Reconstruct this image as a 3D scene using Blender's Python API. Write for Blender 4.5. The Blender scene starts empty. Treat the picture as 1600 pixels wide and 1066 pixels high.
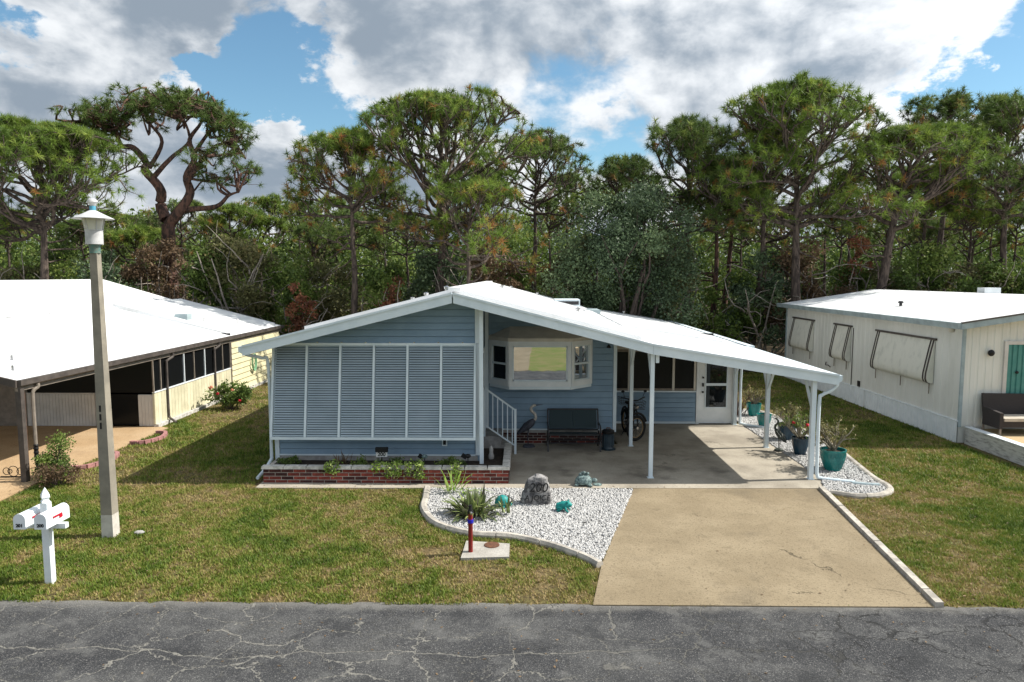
import bpy, math, random
import numpy as np
from mathutils import Vector
R = math.radians
scene = bpy.context.scene
col = scene.collection

# ------------------------------------------------------------------ camera
CAM_H = 4.6; FPX = 1090.0
cam_data = bpy.data.cameras.new('camera'); cam = bpy.data.objects.new('camera', cam_data); col.objects.link(cam)
cam_data.sensor_width = 36.0; cam_data.lens = FPX / 1600 * 36.0; cam_data.clip_start = 0.1; cam_data.clip_end = 3000
PITCH = math.atan(103 / FPX); YAW = R(0.8)
cam.location = (0, 0, CAM_H); cam.rotation_euler = (math.pi / 2 - PITCH, 0, YAW)
scene.camera = cam

# ------------------------------------------------------------------ light, sky, exposure
SUN_EL = R(47.5); SUN_AZ = R(6)          # azimuth measured from +x towards +y
SUN = Vector((math.cos(SUN_EL) * math.cos(SUN_AZ), math.cos(SUN_EL) * math.sin(SUN_AZ), math.sin(SUN_EL)))
sd = bpy.data.lights.new('sun', 'SUN'); sun = bpy.data.objects.new('sun', sd); col.objects.link(sun)
sd.energy = 5.0; sd.angle = R(0.5); sd.color = (1.0, 0.95, 0.86)
sun.rotation_euler = SUN.to_track_quat('Z', 'Y').to_euler(); sun.location = (60, 10, 60)
scene.view_settings.view_transform = 'Standard'; scene.view_settings.look = 'None'
scene.view_settings.gamma = 1.0; scene.view_settings.exposure = 0.48
scene.view_settings.use_curve_mapping = False
scene.cycles.max_bounces = 6; scene.cycles.diffuse_bounces = 3; scene.cycles.glossy_bounces = 3; scene.cycles.transmission_bounces = 3
world = bpy.data.worlds.new('World'); scene.world = world; world.use_nodes = True

class NT:
    """small helper for node graphs"""
    def __init__(s, tree): s.t = tree; tree.nodes.clear()
    def n(s, kind, **kw):
        nd = s.t.nodes.new(kind)
        for k, v in kw.items():
            if k.startswith('i_'):
                key = k[2:]; key = int(key) if key.isdigit() else key.replace('_', ' ')
                s.set(nd, key, v)
            else: setattr(nd, k, v)
        return nd
    def set(s, nd, key, v):
        if isinstance(v, bpy.types.NodeSocket): s.t.links.new(v, nd.inputs[key])
        else: nd.inputs[key].default_value = v
    def math(s, op, a, b=0.0, c=None, clamp=False):
        nd = s.n('ShaderNodeMath', operation=op, use_clamp=clamp); s.set(nd, 0, a); s.set(nd, 1, b)
        if c is not None: s.set(nd, 2, c)
        return nd.outputs[0]
    def vm(s, op, a, b=(0, 0, 0)):
        nd = s.n('ShaderNodeVectorMath', operation=op); s.set(nd, 0, a); s.set(nd, 1, b)
        return nd.outputs['Value'] if op in ('DISTANCE', 'DOT_PRODUCT', 'LENGTH') else nd.outputs[0]
    def mix(s, f, a, b, blend='MIX'):
        nd = s.n('ShaderNodeMix', data_type='RGBA', blend_type=blend); s.set(nd, 0, f); s.set(nd, 6, a); s.set(nd, 7, b)
        return nd.outputs[2]
    def noise(s, vec, scale, detail=4, rough=0.55, dist=0.0, out='Fac'):
        nd = s.n('ShaderNodeTexNoise'); s.set(nd, 'Vector', vec); s.set(nd, 'Scale', scale); s.set(nd, 'Detail', detail)
        s.set(nd, 'Roughness', rough); s.set(nd, 'Distortion', dist); return nd.outputs[out]
    def ramp(s, f, a, b, t0=0.0, t1=1.0, smooth=True):
        nd = s.n('ShaderNodeMapRange', interpolation_type='SMOOTHSTEP' if smooth else 'LINEAR', clamp=True) if smooth else s.n('ShaderNodeMapRange', clamp=True)
        s.set(nd, 0, f); s.set(nd, 1, a); s.set(nd, 2, b); s.set(nd, 3, t0); s.set(nd, 4, t1); return nd.outputs[0]
def c4(c): return (c[0], c[1], c[2], 1.0)

w = NT(world.node_tree)
sky = w.n('ShaderNodeTexSky', sky_type='NISHITA', sun_disc=False, sun_elevation=SUN_EL, sun_rotation=math.pi / 2 - SUN_AZ,
          altitude=0.0, air_density=1.0, dust_density=0.35, ozone_density=2.2)
dirv = w.n('ShaderNodeTexCoord').outputs['Generated']
dn = w.vm('NORMALIZE', dirv)
flat = w.vm('MULTIPLY', dn, (1.0, 1.0, 1.55))
def pixdir(u, v):
    x = (u - 800) / FPX; y = -(v - 533) / FPX
    a = (x, math.cos(PITCH) + y * math.sin(PITCH), -math.sin(PITCH) + y * math.cos(PITCH))
    d = Vector((a[0] * math.cos(YAW) - a[1] * math.sin(YAW), a[0] * math.sin(YAW) + a[1] * math.cos(YAW), a[2])).normalized()
    return (d.x, d.y, d.z * 1.55)
warp = w.vm('SUBTRACT', w.noise(flat, 2.2, 3, 0.5, out='Color'), (0.5, 0.5, 0.5))
wf = w.vm('ADD', flat, w.vm('MULTIPLY', warp, (0.16, 0.16, 0.16)))
rough_w = w.vm('SUBTRACT', w.noise(w.vm('ADD', flat, (2.3, 0.7, 4.1)), 5.0, 8, 0.62, out='Color'), (0.5, 0.5, 0.5))
wb = w.vm('ADD', wf, w.vm('MULTIPLY', rough_w, (0.42, 0.42, 0.36)))
big = w.noise(wf, 2.1, 2, 0.5)
dens = w.noise(w.vm('ADD', wf, (3.7, 1.3, 0.2)), 5.0, 9, 0.58)
puff = w.noise(w.vm('ADD', wf, (1.1, 5.3, 2.2)), 5.5, 9, 0.6)
cover = w.math('ADD', w.math('MULTIPLY', big, 0.75), w.math('MULTIPLY', dens, 0.72))
# clear gaps (negative) and thick clouds (positive) at their places in the sky
for (u, v, r, a) in [(385, 120, 0.22, -0.26), (480, 165, 0.20, -0.30), (330, 95, 0.06, -0.12), (15, 72, 0.10, -0.28), (1590, 30, 0.14, -0.26), (1580, 125, 0.12, -0.26), (1400, 90, 0.05, -0.1), (960, 165, 0.035, -0.10), (865, 5, 0.05, -0.08),
                     (440, 225, 0.09, 0.46), (120, 165, 0.14, 0.18), (200, 40, 0.24, 0.24), (700, 60, 0.25, 0.12), (930, 190, 0.10, 0.10), (1250, 90, 0.3, 0.16), (1520, 80, 0.05, 0.15), (420, 275, 0.06, 0.15)]:
    d = w.vm('DISTANCE', wb, pixdir(u, v))
    cover = w.math('ADD', cover, w.ramp(d, r, 0.0, 0.0, a))
elv = w.n('ShaderNodeSeparateXYZ'); w.set(elv, 0, dn)
cover = w.math('ADD', cover, w.ramp(elv.outputs[2], 0.22, 0.04, 0.0, 0.22))      # clouds close up towards the horizon
mask = w.ramp(cover, 0.645, 0.755)
# cloud brightness: lit puffs towards the sun, grey bases where thick
lightn = w.noise(w.vm('ADD', wf, tuple(0.035 * c for c in SUN)), 5.0, 9, 0.58)
lit = w.math('SUBTRACT', w.noise(w.vm('ADD', wf, (3.7, 1.3, 0.2)), 5.0, 7, 0.55), w.noise(w.vm('ADD', wf, (3.7 + 0.03, 1.3, 0.2 + 0.05)), 5.0, 7, 0.55))
fwd = w.vm('DOT_PRODUCT', dn, tuple(SUN))
base = w.math('ADD', w.math('MULTIPLY', puff, 0.9), w.math('MULTIPLY', lit, 3.4))
base = w.math('ADD', base, w.math('MULTIPLY', w.math('MAXIMUM', fwd, 0.0), 0.42))
edge = w.ramp(cover, 1.02, 0.70)
base = w.math('ADD', base, w.math('MULTIPLY', edge, 0.28))
for (u, v, r, a) in [(230, 20, 0.30, -0.34), (980, 60, 0.14, -0.26), (1120, 190, 0.2, -0.2), (620, 110, 0.2, -0.12), (800, 60, 0.2, -0.10), (440, 215, 0.08, 0.3), (120, 165, 0.13, 0.2), (930, 195, 0.09, 0.25), (1480, 60, 0.16, 0.16), (1260, 50, 0.08, 0.06), (1060, 85, 0.05, 0.16), (1380, 110, 0.16, -0.26), (1200, 130, 0.18, -0.14), (600, 75, 0.07, 0.14), (760, 120, 0.06, 0.12)]:
    d = w.vm('DISTANCE', wb, pixdir(u, v)); base = w.math('ADD', base, w.ramp(d, r, 0.0, 0.0, a))
bright = w.ramp(base, 0.16, 1.16)
ccol = w.mix(bright, (2.5, 3.05, 3.7, 1), (7.7, 7.95, 8.2, 1))
gain = w.math('ADD', 1.0, w.math('MULTIPLY', w.math('POWER', w.math('MAXIMUM', fwd, 0.0), 2.0), 0.5))   # clouds brighten towards the sun
ccol = w.vm('SCALE', ccol); ccol.node.inputs['Scale'].default_value = 1.0; w.t.links.new(gain, ccol.node.inputs['Scale'])
skycol = w.mix(1.0, sky.outputs[0], (0.98, 1.22, 1.18, 1), 'MULTIPLY')
final = w.mix(mask, skycol, ccol)
bg = w.n('ShaderNodeBackground'); w.set(bg, 'Color', final); w.set(bg, 'Strength', 0.088)
w.t.links.new(bg.outputs[0], w.n('ShaderNodeOutputWorld').inputs[0])

# ------------------------------------------------------------------ materials
MATS = {}
def mat(name, c, c2=None, rough=0.7, scale=6.0, detail=5, bump=0.0, bscale=60.0, metal=0.0, spec=0.3, rnd=0.0, stretch=(1, 1, 1), contrast=(0.35, 0.65), trans=0.0, world_xyz=False):
    m = bpy.data.materials.new(name); m.use_nodes = True; t = NT(m.node_tree)
    p = t.n('ShaderNodeBsdfPrincipled'); out = t.n('ShaderNodeOutputMaterial')
    tc = t.n('ShaderNodeNewGeometry').outputs['Position'] if world_xyz else t.n('ShaderNodeTexCoord').outputs['Object']
    v = t.vm('MULTIPLY', tc, stretch)
    if c2 is None: c2 = tuple(x * 0.82 for x in c)
    cc = t.mix(t.ramp(t.noise(v, scale, detail, 0.6), contrast[0], contrast[1]), c4(c), c4(c2))
    if rnd:
        r = t.n('ShaderNodeObjectInfo').outputs['Random']
        h = t.n('ShaderNodeHueSaturation'); t.set(h, 'Color', cc); t.set(h, 'Value', t.ramp(r, 0, 1, 1 - rnd, 1 + rnd, False)); cc = h.outputs[0]
    t.set(p, 'Base Color', cc); t.set(p, 'Roughness', rough); t.set(p, 'Metallic', metal); t.set(p, 'Specular IOR Level', spec)
    if bump:
        b = t.n('ShaderNodeBump'); t.set(b, 'Strength', bump); t.set(b, 'Distance', 0.02); t.set(b, 'Height', t.noise(v, bscale, 4, 0.6)); t.set(p, 'Normal', b.outputs[0])
    sh = p.outputs[0]
    if trans:
        tr = t.n('ShaderNodeBsdfTranslucent'); t.set(tr, 'Color', cc); mx = t.n('ShaderNodeMixShader'); t.set(mx, 0, trans); t.set(mx, 1, sh); t.set(mx, 2, tr.outputs[0]); sh = mx.outputs[0]
    t.t.links.new(sh, out.inputs[0]); MATS[name] = m; return m

def leafmat(name, stops, rough=0.55, trans=0.3, spec=0.25, gain=1.34):
    """foliage whose colour varies from tuft to tuft (mesh attribute 'tone', 0..1)"""
    m = bpy.data.materials.new(name); m.use_nodes = True; t = NT(m.node_tree)
    p = t.n('ShaderNodeBsdfPrincipled'); out = t.n('ShaderNodeOutputMaterial')
    at = t.n('ShaderNodeAttribute', attribute_name='tone')
    cr = t.n('ShaderNodeValToRGB'); e = cr.color_ramp.elements
    while len(e) < len(stops): e.new(0.5)
    for el, (pos, c) in zip(e, stops): el.position = pos; el.color = c4(tuple(x * gain for x in c))
    t.set(cr, 0, at.outputs['Fac']); t.set(p, 'Base Color', cr.outputs[0]); t.set(p, 'Roughness', rough); t.set(p, 'Specular IOR Level', spec)
    tr = t.n('ShaderNodeBsdfTranslucent'); t.set(tr, 'Color', cr.outputs[0]); mx = t.n('ShaderNodeMixShader'); t.set(mx, 0, trans)
    t.set(mx, 1, p.outputs[0]); t.set(mx, 2, tr.outputs[0]); t.t.links.new(mx.outputs[0], out.inputs[0]); MATS[name] = m; return m

def glassmat(name, refl, dark=(0.01, 0.012, 0.014), rough=0.02, tint=(0.9, 0.95, 1.0)):
    m = bpy.data.materials.new(name); m.use_nodes = True; t = NT(m.node_tree); out = t.n('ShaderNodeOutputMaterial')
    g = t.n('ShaderNodeBsdfGlossy'); t.set(g, 'Color', c4(tint)); t.set(g, 'Roughness', rough)
    d = t.n('ShaderNodeBsdfPrincipled'); t.set(d, 'Base Color', c4(dark)); t.set(d, 'Roughness', 0.6); t.set(d, 'Specular IOR Level', 0.05)
    tc = t.n('ShaderNodeTexCoord').outputs['Object']; b = t.n('ShaderNodeBump'); t.set(b, 'Strength', 0.03); t.set(b, 'Distance', 0.02); t.set(b, 'Height', t.noise(tc, 2.5, 2)); t.set(g, 'Normal', b.outputs[0])
    mx = t.n('ShaderNodeMixShader'); t.set(mx, 0, refl); t.set(mx, 1, d.outputs[0]); t.set(mx, 2, g.outputs[0]); t.t.links.new(mx.outputs[0], out.inputs[0]); MATS[name] = m; return m

mat('siding', (0.215, 0.315, 0.415), (0.19, 0.285, 0.38), 0.55, 2.5, bump=0.03, bscale=30, rnd=0.05)
mat('louver', (0.42, 0.50, 0.55), (0.37, 0.45, 0.495), 0.45, 1.5)
mat('white_trim', (0.76, 0.80, 0.82), (0.68, 0.725, 0.745), 0.5, 3.0, bump=0.03)
mat('trim_blue', (0.70, 0.785, 0.83), (0.62, 0.71, 0.76), 0.45, 2.0, bump=0.02)
mat('white_roof', (0.76, 0.77, 0.775), (0.56, 0.56, 0.54), 0.55, 1.6, 9, stretch=(0.4, 1, 1), contrast=(0.45, 0.85), bump=0.04, bscale=8)
mat('cream_trim', (0.62, 0.59, 0.52), (0.54, 0.51, 0.45), 0.55, 4.0)
mat('gap_shade', (0.06, 0.075, 0.09), (0.05, 0.062, 0.075), 0.9)  # dark colour standing in for shade between the awning slats
mat('foundation', (0.38, 0.37, 0.35), (0.26, 0.25, 0.24), 0.9, 5.0, bump=0.3, bscale=30)
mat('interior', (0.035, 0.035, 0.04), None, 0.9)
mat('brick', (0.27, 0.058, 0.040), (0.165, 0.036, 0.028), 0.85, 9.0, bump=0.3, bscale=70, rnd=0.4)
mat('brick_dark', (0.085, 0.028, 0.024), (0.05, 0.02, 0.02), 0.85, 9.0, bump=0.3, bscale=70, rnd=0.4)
mat('mortar', (0.46, 0.42, 0.37), (0.32, 0.29, 0.26), 0.95, 12, bump=0.3)
mat('capstone', (0.58, 0.56, 0.52), (0.36, 0.35, 0.32), 0.9, 7.0, bump=0.35, bscale=50, rnd=0.12)
mat('kerb', (0.50, 0.46, 0.40), (0.28, 0.26, 0.23), 0.9, 5.0, 7, bump=0.4, bscale=40)
mat('soil', (0.045, 0.032, 0.022), (0.02, 0.015, 0.012), 0.95, 12, bump=0.6, bscale=40)
mat('stone_white', (0.50, 0.495, 0.485), (0.20, 0.197, 0.193), 0.85, 20.0, 3, contrast=(0.42, 0.72))
mat('gravel_bed', (0.16, 0.155, 0.145), (0.06, 0.058, 0.055), 0.95, 30, bump=0.5, bscale=60)
mat('dark_metal', (0.028, 0.028, 0.03), (0.02, 0.02, 0.022), 0.45, 8, spec=0.4)
mat('black', (0.012, 0.012, 0.013), None, 0.5)
mat('sling', (0.035, 0.055, 0.062), (0.025, 0.042, 0.05), 0.8, 80, bump=0.2, bscale=300)
mat('tyre', (0.018, 0.018, 0.018), None, 0.85)
mat('chrome', (0.55, 0.55, 0.56), None, 0.25, metal=1.0)
mat('tan_rim', (0.34, 0.24, 0.13), None, 0.5)
mat('urn', (0.03, 0.055, 0.07), (0.02, 0.035, 0.05), 0.4, 10, spec=0.5)
mat('teal_glaze', (0.012, 0.20, 0.185), (0.01, 0.15, 0.145), 0.2, 5, spec=0.6)
mat('navy_glaze', (0.008, 0.045, 0.075), (0.006, 0.03, 0.055), 0.2, 5, spec=0.6)
mat('teal_paint', (0.015, 0.26, 0.235), (0.012, 0.18, 0.17), 0.5, 14)
mat('verdigris', (0.22, 0.30, 0.29), (0.05, 0.08, 0.085), 0.6, 22)
mat('heron_grey', (0.075, 0.08, 0.10), (0.04, 0.042, 0.055), 0.6, 20)
mat('heron_white', (0.55, 0.52, 0.46), (0.40, 0.37, 0.33), 0.6, 20)
mat('bronze', (0.03, 0.035, 0.032), (0.06, 0.075, 0.06), 0.5, 18)
mat('red_paint', (0.24, 0.022, 0.018), (0.17, 0.018, 0.015), 0.5, 8)
mat('red_flag', (0.50, 0.012, 0.03), None, 0.45)
mat('blue_paint', (0.02, 0.02, 0.50), None, 0.5)
mat('rust', (0.16, 0.07, 0.035), (0.09, 0.045, 0.03), 0.9, 18, bump=0.4)
mat('rock', (0.30, 0.29, 0.285), (0.085, 0.082, 0.085), 0.9, 7, 8, bump=0.8, bscale=22, contrast=(0.4, 0.62))
mat('concrete_post', (0.29, 0.262, 0.21), (0.215, 0.195, 0.16), 0.9, 3.0, 7, bump=0.25, bscale=60)
mat('post_base', (0.58, 0.55, 0.49), (0.46, 0.43, 0.38), 0.9, 6)
mat('lamp_white', (0.58, 0.58, 0.585), (0.44, 0.44, 0.445), 0.45, 6)
mat('lamp_glass', (0.62, 0.62, 0.56), (0.54, 0.54, 0.49), 0.25, 5, spec=0.5)
mat('lamp_green', (0.10, 0.21, 0.19), (0.16, 0.2, 0.17), 0.6, 20)
mat('lamp_blue', (0.10, 0.36, 0.52), None, 0.5)
mat('bark', (0.125, 0.095, 0.078), (0.055, 0.042, 0.036), 0.95, 5.0, 6, stretch=(2, 2, 0.5), bump=0.8, bscale=16, contrast=(0.4, 0.6))
mat('bark_red', (0.15, 0.082, 0.062), (0.05, 0.034, 0.03), 0.95, 4.0, 6, stretch=(2, 2, 0.6), bump=0.8, bscale=14, contrast=(0.4, 0.6))
mat('deadwood', (0.42, 0.37, 0.32), (0.24, 0.205, 0.18), 0.95, 4.0)
mat('cream_siding', (0.66, 0.62, 0.44), (0.56, 0.52, 0.36), 0.6, 2.0, rnd=0.06)
mat('yellow_siding', (0.70, 0.65, 0.42), (0.60, 0.55, 0.35), 0.6, 2.0)
mat('off_white', (0.62, 0.60, 0.57), (0.52, 0.50, 0.47), 0.6, 2.0)
mat('brown_trim', (0.10, 0.085, 0.075), (0.065, 0.055, 0.05), 0.5, 5)
mat('tan_trim', (0.27, 0.23, 0.19), (0.2, 0.17, 0.14), 0.5, 5)
mat('grey_wall', (0.69, 0.69, 0.64), (0.59, 0.59, 0.54), 0.6, 1.6, 7, stretch=(1, 1, 0.35), contrast=(0.4, 0.75))
mat('awning_white', (0.68, 0.67, 0.59), (0.50, 0.50, 0.44), 0.6, 4.0, 9, stretch=(1, 1.2, 0.7), contrast=(0.45, 0.8))
mat('awning_brown', (0.045, 0.03, 0.025), None, 0.6)
mat('pale_blue_trim', (0.36, 0.44, 0.46), (0.27, 0.33, 0.35), 0.5, 3)
mat('teal_door', (0.085, 0.25, 0.225), (0.05, 0.21, 0.19), 0.5, 3)
mat('peeling', (0.56, 0.55, 0.51), (0.27, 0.26, 0.235), 0.9, 9.0, 9, stretch=(1, .5, 2.5), bump=0.4, contrast=(0.44, 0.72))
mat('patio_floor', (0.52, 0.39, 0.22), (0.42, 0.31, 0.17), 0.85, 3.0)
mat('wicker', (0.055, 0.045, 0.042), (0.028, 0.024, 0.024), 0.7, 30, stretch=(1, 1, 6), bump=0.6, bscale=60)
mat('cushion', (0.52, 0.46, 0.38), None, 0.9)
mat('pink_block', (0.42, 0.20, 0.19), (0.30, 0.15, 0.14), 0.9, 12, bump=0.4)
mat('hose_green', (0.22, 0.42, 0.25), None, 0.5)
mat('flower_red', (0.55, 0.02, 0.04), None, 0.6, trans=0.2)
mat('flower_peach', (0.65, 0.25, 0.14), None, 0.6, trans=0.2)
mat('stem_grey', (0.26, 0.235, 0.18), (0.16, 0.14, 0.10), 0.85, 20)
mat('white_sign', (0.75, 0.75, 0.73), None, 0.5)
glassmat('bay_glass', 0.62); glassmat('dark_glass', 0.06, dark=(0.004, 0.005, 0.006)); glassmat('screen', 0.012, dark=(0.005, 0.0055, 0.006), rough=0.2)
leafmat('pine_needles', [(0.0, (0.05, 0.085, 0.016)), (0.5, (0.125, 0.19, 0.03)), (0.86, (0.24, 0.29, 0.055)), (0.93, (0.24, 0.18, 0.05)), (1.0, (0.28, 0.11, 0.04))])
leafmat('pine_needles_dark', [(0.0, (0.042, 0.07, 0.02)), (0.55, (0.10, 0.15, 0.034)), (0.88, (0.18, 0.22, 0.055)), (0.95, (0.22, 0.16, 0.05)), (1.0, (0.26, 0.11, 0.04))])
leafmat('oak_leaves', [(0.0, (0.04, 0.062, 0.034)), (0.6, (0.085, 0.125, 0.06)), (1.0, (0.16, 0.21, 0.10))], trans=0.15)
leafmat('shrub_leaves', [(0.0, (0.04, 0.065, 0.018)), (0.6, (0.10, 0.15, 0.03)), (1.0, (0.19, 0.22, 0.06))])
leafmat('olive_leaves', [(0.0, (0.07, 0.072, 0.03)), (0.6, (0.14, 0.14, 0.055)), (1.0, (0.23, 0.19, 0.09))])
leafmat('brown_leaves', [(0.0, (0.075, 0.052, 0.03)), (0.6, (0.15, 0.10, 0.06)), (1.0, (0.24, 0.17, 0.10))])
leafmat('red_leaves', [(0.0, (0.11, 0.05, 0.03)), (0.6, (0.24, 0.09, 0.05)), (1.0, (0.32, 0.17, 0.09))])
leafmat('bright_leaves', [(0.0, (0.08, 0.15, 0.02)), (0.6, (0.20, 0.29, 0.05)), (1.0, (0.40, 0.46, 0.17))])
leafmat('yucca_leaves', [(0.0, (0.08, 0.06, 0.055)), (0.4, (0.09, 0.12, 0.05)), (0.75, (0.20, 0.25, 0.08)), (1.0, (0.50, 0.50, 0.22))])
leafmat('grass_blades', [(0.0, (0.055, 0.095, 0.012)), (0.3, (0.115, 0.175, 0.02)), (0.5, (0.18, 0.21, 0.035)), (0.68, (0.27, 0.225, 0.075)), (1.0, (0.36, 0.26, 0.13))], trans=0.3, gain=1.1)

# ------------------------------------------------------------------ mesh building
ORG = {}
def setp(o, label=None, cat=None, group=None, kind=None):
    if label: o['label'] = label
    if cat: o['category'] = cat
    if group: o['group'] = group
    if kind: o['kind'] = kind
    return o
def thing(name, label, cat, loc=(0, 0, 0), group=None):
    o = bpy.data.objects.new(name, None); col.objects.link(o); o.location = loc; o.empty_display_size = 0.2
    ORG[o] = Vector(loc); return setp(o, label, cat, group)
def link(name, me, m, parent=None, org=None):
    me.materials.clear(); me.materials.append(MATS[m])
    o = bpy.data.objects.new(name, me); col.objects.link(o)
    if parent is not None: o.parent = parent; ORG[o] = ORG[parent]
    else:
        o.location = org or (0, 0, 0); ORG[o] = Vector(o.location)
    return o
def arrays_mesh(name, V, F, tone=None, smooth=False):
    """V (n,3), F (m,k) with k = 3 or 4"""
    V = np.asarray(V, dtype=np.float32); F = np.asarray(F, dtype=np.int32); k = F.shape[1]
    me = bpy.data.meshes.new(name); me.vertices.add(len(V)); me.vertices.foreach_set('co', V.ravel())
    me.loops.add(F.size); me.loops.foreach_set('vertex_index', F.ravel())
    me.polygons.add(len(F)); me.polygons.foreach_set('loop_start', np.arange(0, F.size, k, dtype=np.int32))
    me.update(calc_edges=True)
    if tone is not None:
        a = me.attributes.new('tone', 'FLOAT', 'POINT'); a.data.foreach_set('value', np.asarray(tone, dtype=np.float32))
    if smooth: me.polygons.foreach_set('use_smooth', np.ones(len(F), dtype=bool))
    return me
def frame(d):
    d = d / (np.linalg.norm(d) + 1e-9); a = np.array([0, 0, 1.0]) if abs(d[2]) < 0.9 else np.array([1.0, 0, 0])
    u = np.cross(d, a); u /= np.linalg.norm(u); return d, u, np.cross(d, u)
class MB:
    def __init__(s): s.v = []; s.f = []
    def add(s, V, F):
        o = len(s.v); s.v += [tuple(map(float, p)) for p in V]; s.f += [tuple(i + o for i in f) for f in F]; return s
    def hexa(s, V): return s.add(V, [(3, 2, 1, 0), (4, 5, 6, 7), (0, 1, 5, 4), (1, 2, 6, 5), (2, 3, 7, 6), (3, 0, 4, 7)])
    def box(s, x0, x1, y0, y1, z0, z1): return s.hexa([(x0, y0, z0), (x1, y0, z0), (x1, y1, z0), (x0, y1, z0), (x0, y0, z1), (x1, y0, z1), (x1, y1, z1), (x0, y1, z1)])
    def bar(s, a, b, w, h=None):
        h = h or w; a = np.array(a, float); b = np.array(b, float); d, u, v = frame(b - a); u = u * w / 2; v = v * h / 2
        return s.hexa([a - u - v, a + u - v, a + u + v, a - u + v, b - u - v, b + u - v, b + u + v, b - u + v])
    def tube(s, pts, r, n=8, caps=True):
        pts = [np.array(p, float) for p in pts]; rr = r if isinstance(r, (list, tuple, np.ndarray)) else [r] * len(pts); o = len(s.v); pu = None
        for i, p in enumerate(pts):
            d = pts[min(i + 1, len(pts) - 1)] - pts[max(i - 1, 0)]; d, u, v = frame(d)
            if pu is not None:
                u2 = pu - d * np.dot(pu, d); nn = np.linalg.norm(u2)
                if nn > 1e-6: u = u2 / nn; v = np.cross(d, u)
            pu = u
            for k in range(n):
                a = 2 * math.pi * k / n; s.v.append(tuple(p + rr[i] * (math.cos(a) * u + math.sin(a) * v)))
        for i in range(len(pts) - 1):
            for k in range(n): s.f.append((o + i * n + k, o + i * n + (k + 1) % n, o + (i + 1) * n + (k + 1) % n, o + (i + 1) * n + k))
        if caps: s.f.append(tuple(o + k for k in range(n))[::-1]); s.f.append(tuple(o + (len(pts) - 1) * n + k for k in range(n)))
        return s
    def lathe(s, prof, c=(0, 0, 0), n=24, sx=1.0, sy=1.0):
        o = len(s.v)
        for r, z in prof:
            for k in range(n): a = 2 * math.pi * k / n; s.v.append((c[0] + r * sx * math.cos(a), c[1] + r * sy * math.sin(a), c[2] + z))
        for i in range(len(prof) - 1):
            for k in range(n): s.f.append((o + i * n + k, o + i * n + (k + 1) % n, o + (i + 1) * n + (k + 1) % n, o + (i + 1) * n + k))
        s.f.append(tuple(o + k for k in range(n))[::-1]); s.f.append(tuple(o + (len(prof) - 1) * n + k for k in range(n))); return s
    def prism(s, poly, axis, a, b):
        """poly of 2-D points extruded along axis ('x': points are (y,z); 'y': (x,z); 'z': (x,y))"""
        n = len(poly)
        def P(p, t): return (t, p[0], p[1]) if axis == 'x' else ((p[0], t, p[1]) if axis == 'y' else (p[0], p[1], t))
        V = [P(p, a) for p in poly] + [P(p, b) for p in poly]
        return s.add(V, [tuple(range(n))[::-1], tuple(range(n, 2 * n))] + [(i, (i + 1) % n, n + (i + 1) % n, n + i) for i in range(n)])
    def blob(s, c, r, n=10, m=7, rot=0.0, jit=0.0, seed=0):
        """ellipsoid with optional lumpiness"""
        rg = random.Random(seed); o = len(s.v); cr, sr = math.cos(rot), math.sin(rot)
        def put(x, y, z): s.v.append((c[0] + x * cr - y * sr, c[1] + x * sr + y * cr, c[2] + z))
        put(0, 0, -r[2])
        for j in range(1, m):
            t = math.pi * j / m - math.pi / 2
            for k in range(n):
                a = 2 * math.pi * k / n; q = 1 + rg.uniform(-jit, jit); put(r[0] * math.cos(t) * math.cos(a) * q, r[1] * math.cos(t) * math.sin(a) * q, r[2] * math.sin(t) * q)
        put(0, 0, r[2]); top = len(s.v) - 1
        for k in range(n): s.f.append((o, o + 1 + (k + 1) % n, o + 1 + k)); s.f.append((top, o + 1 + (m - 2) * n + k, o + 1 + (m - 2) * n + (k + 1) % n))
        for j in range(m - 2):
            for k in range(n): a = o + 1 + j * n; s.f.append((a + k, a + (k + 1) % n, a + n + (k + 1) % n, a + n + k))
        return s
    def build(s, name, m, parent=None, smooth=False, label=None, kind=None, cat=None, group=None, org=None):
        me = bpy.data.meshes.new(name); off = ORG[parent] if parent is not None else Vector(org or (0, 0, 0))
        me.from_pydata([(x - off.x, y - off.y, z - off.z) for x, y, z in s.v], [], s.f); me.validate(); me.update()
        import bmesh
        bm = bmesh.new(); bm.from_mesh(me); bmesh.ops.recalc_face_normals(bm, faces=bm.faces); bm.to_mesh(me); bm.free()
        if smooth:
            me.polygons.foreach_set('use_smooth', np.ones(len(me.polygons), dtype=bool)); me.set_sharp_from_angle(angle=R(42))
        o = link(name, me, m, parent, org); return setp(o, label, cat, group, kind)
def box(name, m, parent, *a, **k): return MB().box(*a).build(name, m, parent, **k)
def text(name, body, size, loc, m, parent, rot=(math.pi / 2, 0, 0), depth=0.003, shear=0.0, bold=0.0):
    cu = bpy.data.curves.new(name, 'FONT'); cu.body = body; cu.size = size; cu.extrude = depth; cu.align_x = 'CENTER'; cu.align_y = 'CENTER'; cu.shear = shear; cu.offset = bold
    tmp = bpy.data.objects.new(name + '_tmp', cu); col.objects.link(tmp); bpy.context.view_layer.update()
    me = bpy.data.meshes.new_from_object(tmp.evaluated_get(bpy.context.evaluated_depsgraph_get())); bpy.data.objects.remove(tmp)
    o = link(name, me, m, parent); o.location = Vector(loc) - ORG[parent]; o.rotation_euler = rot; return o

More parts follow.
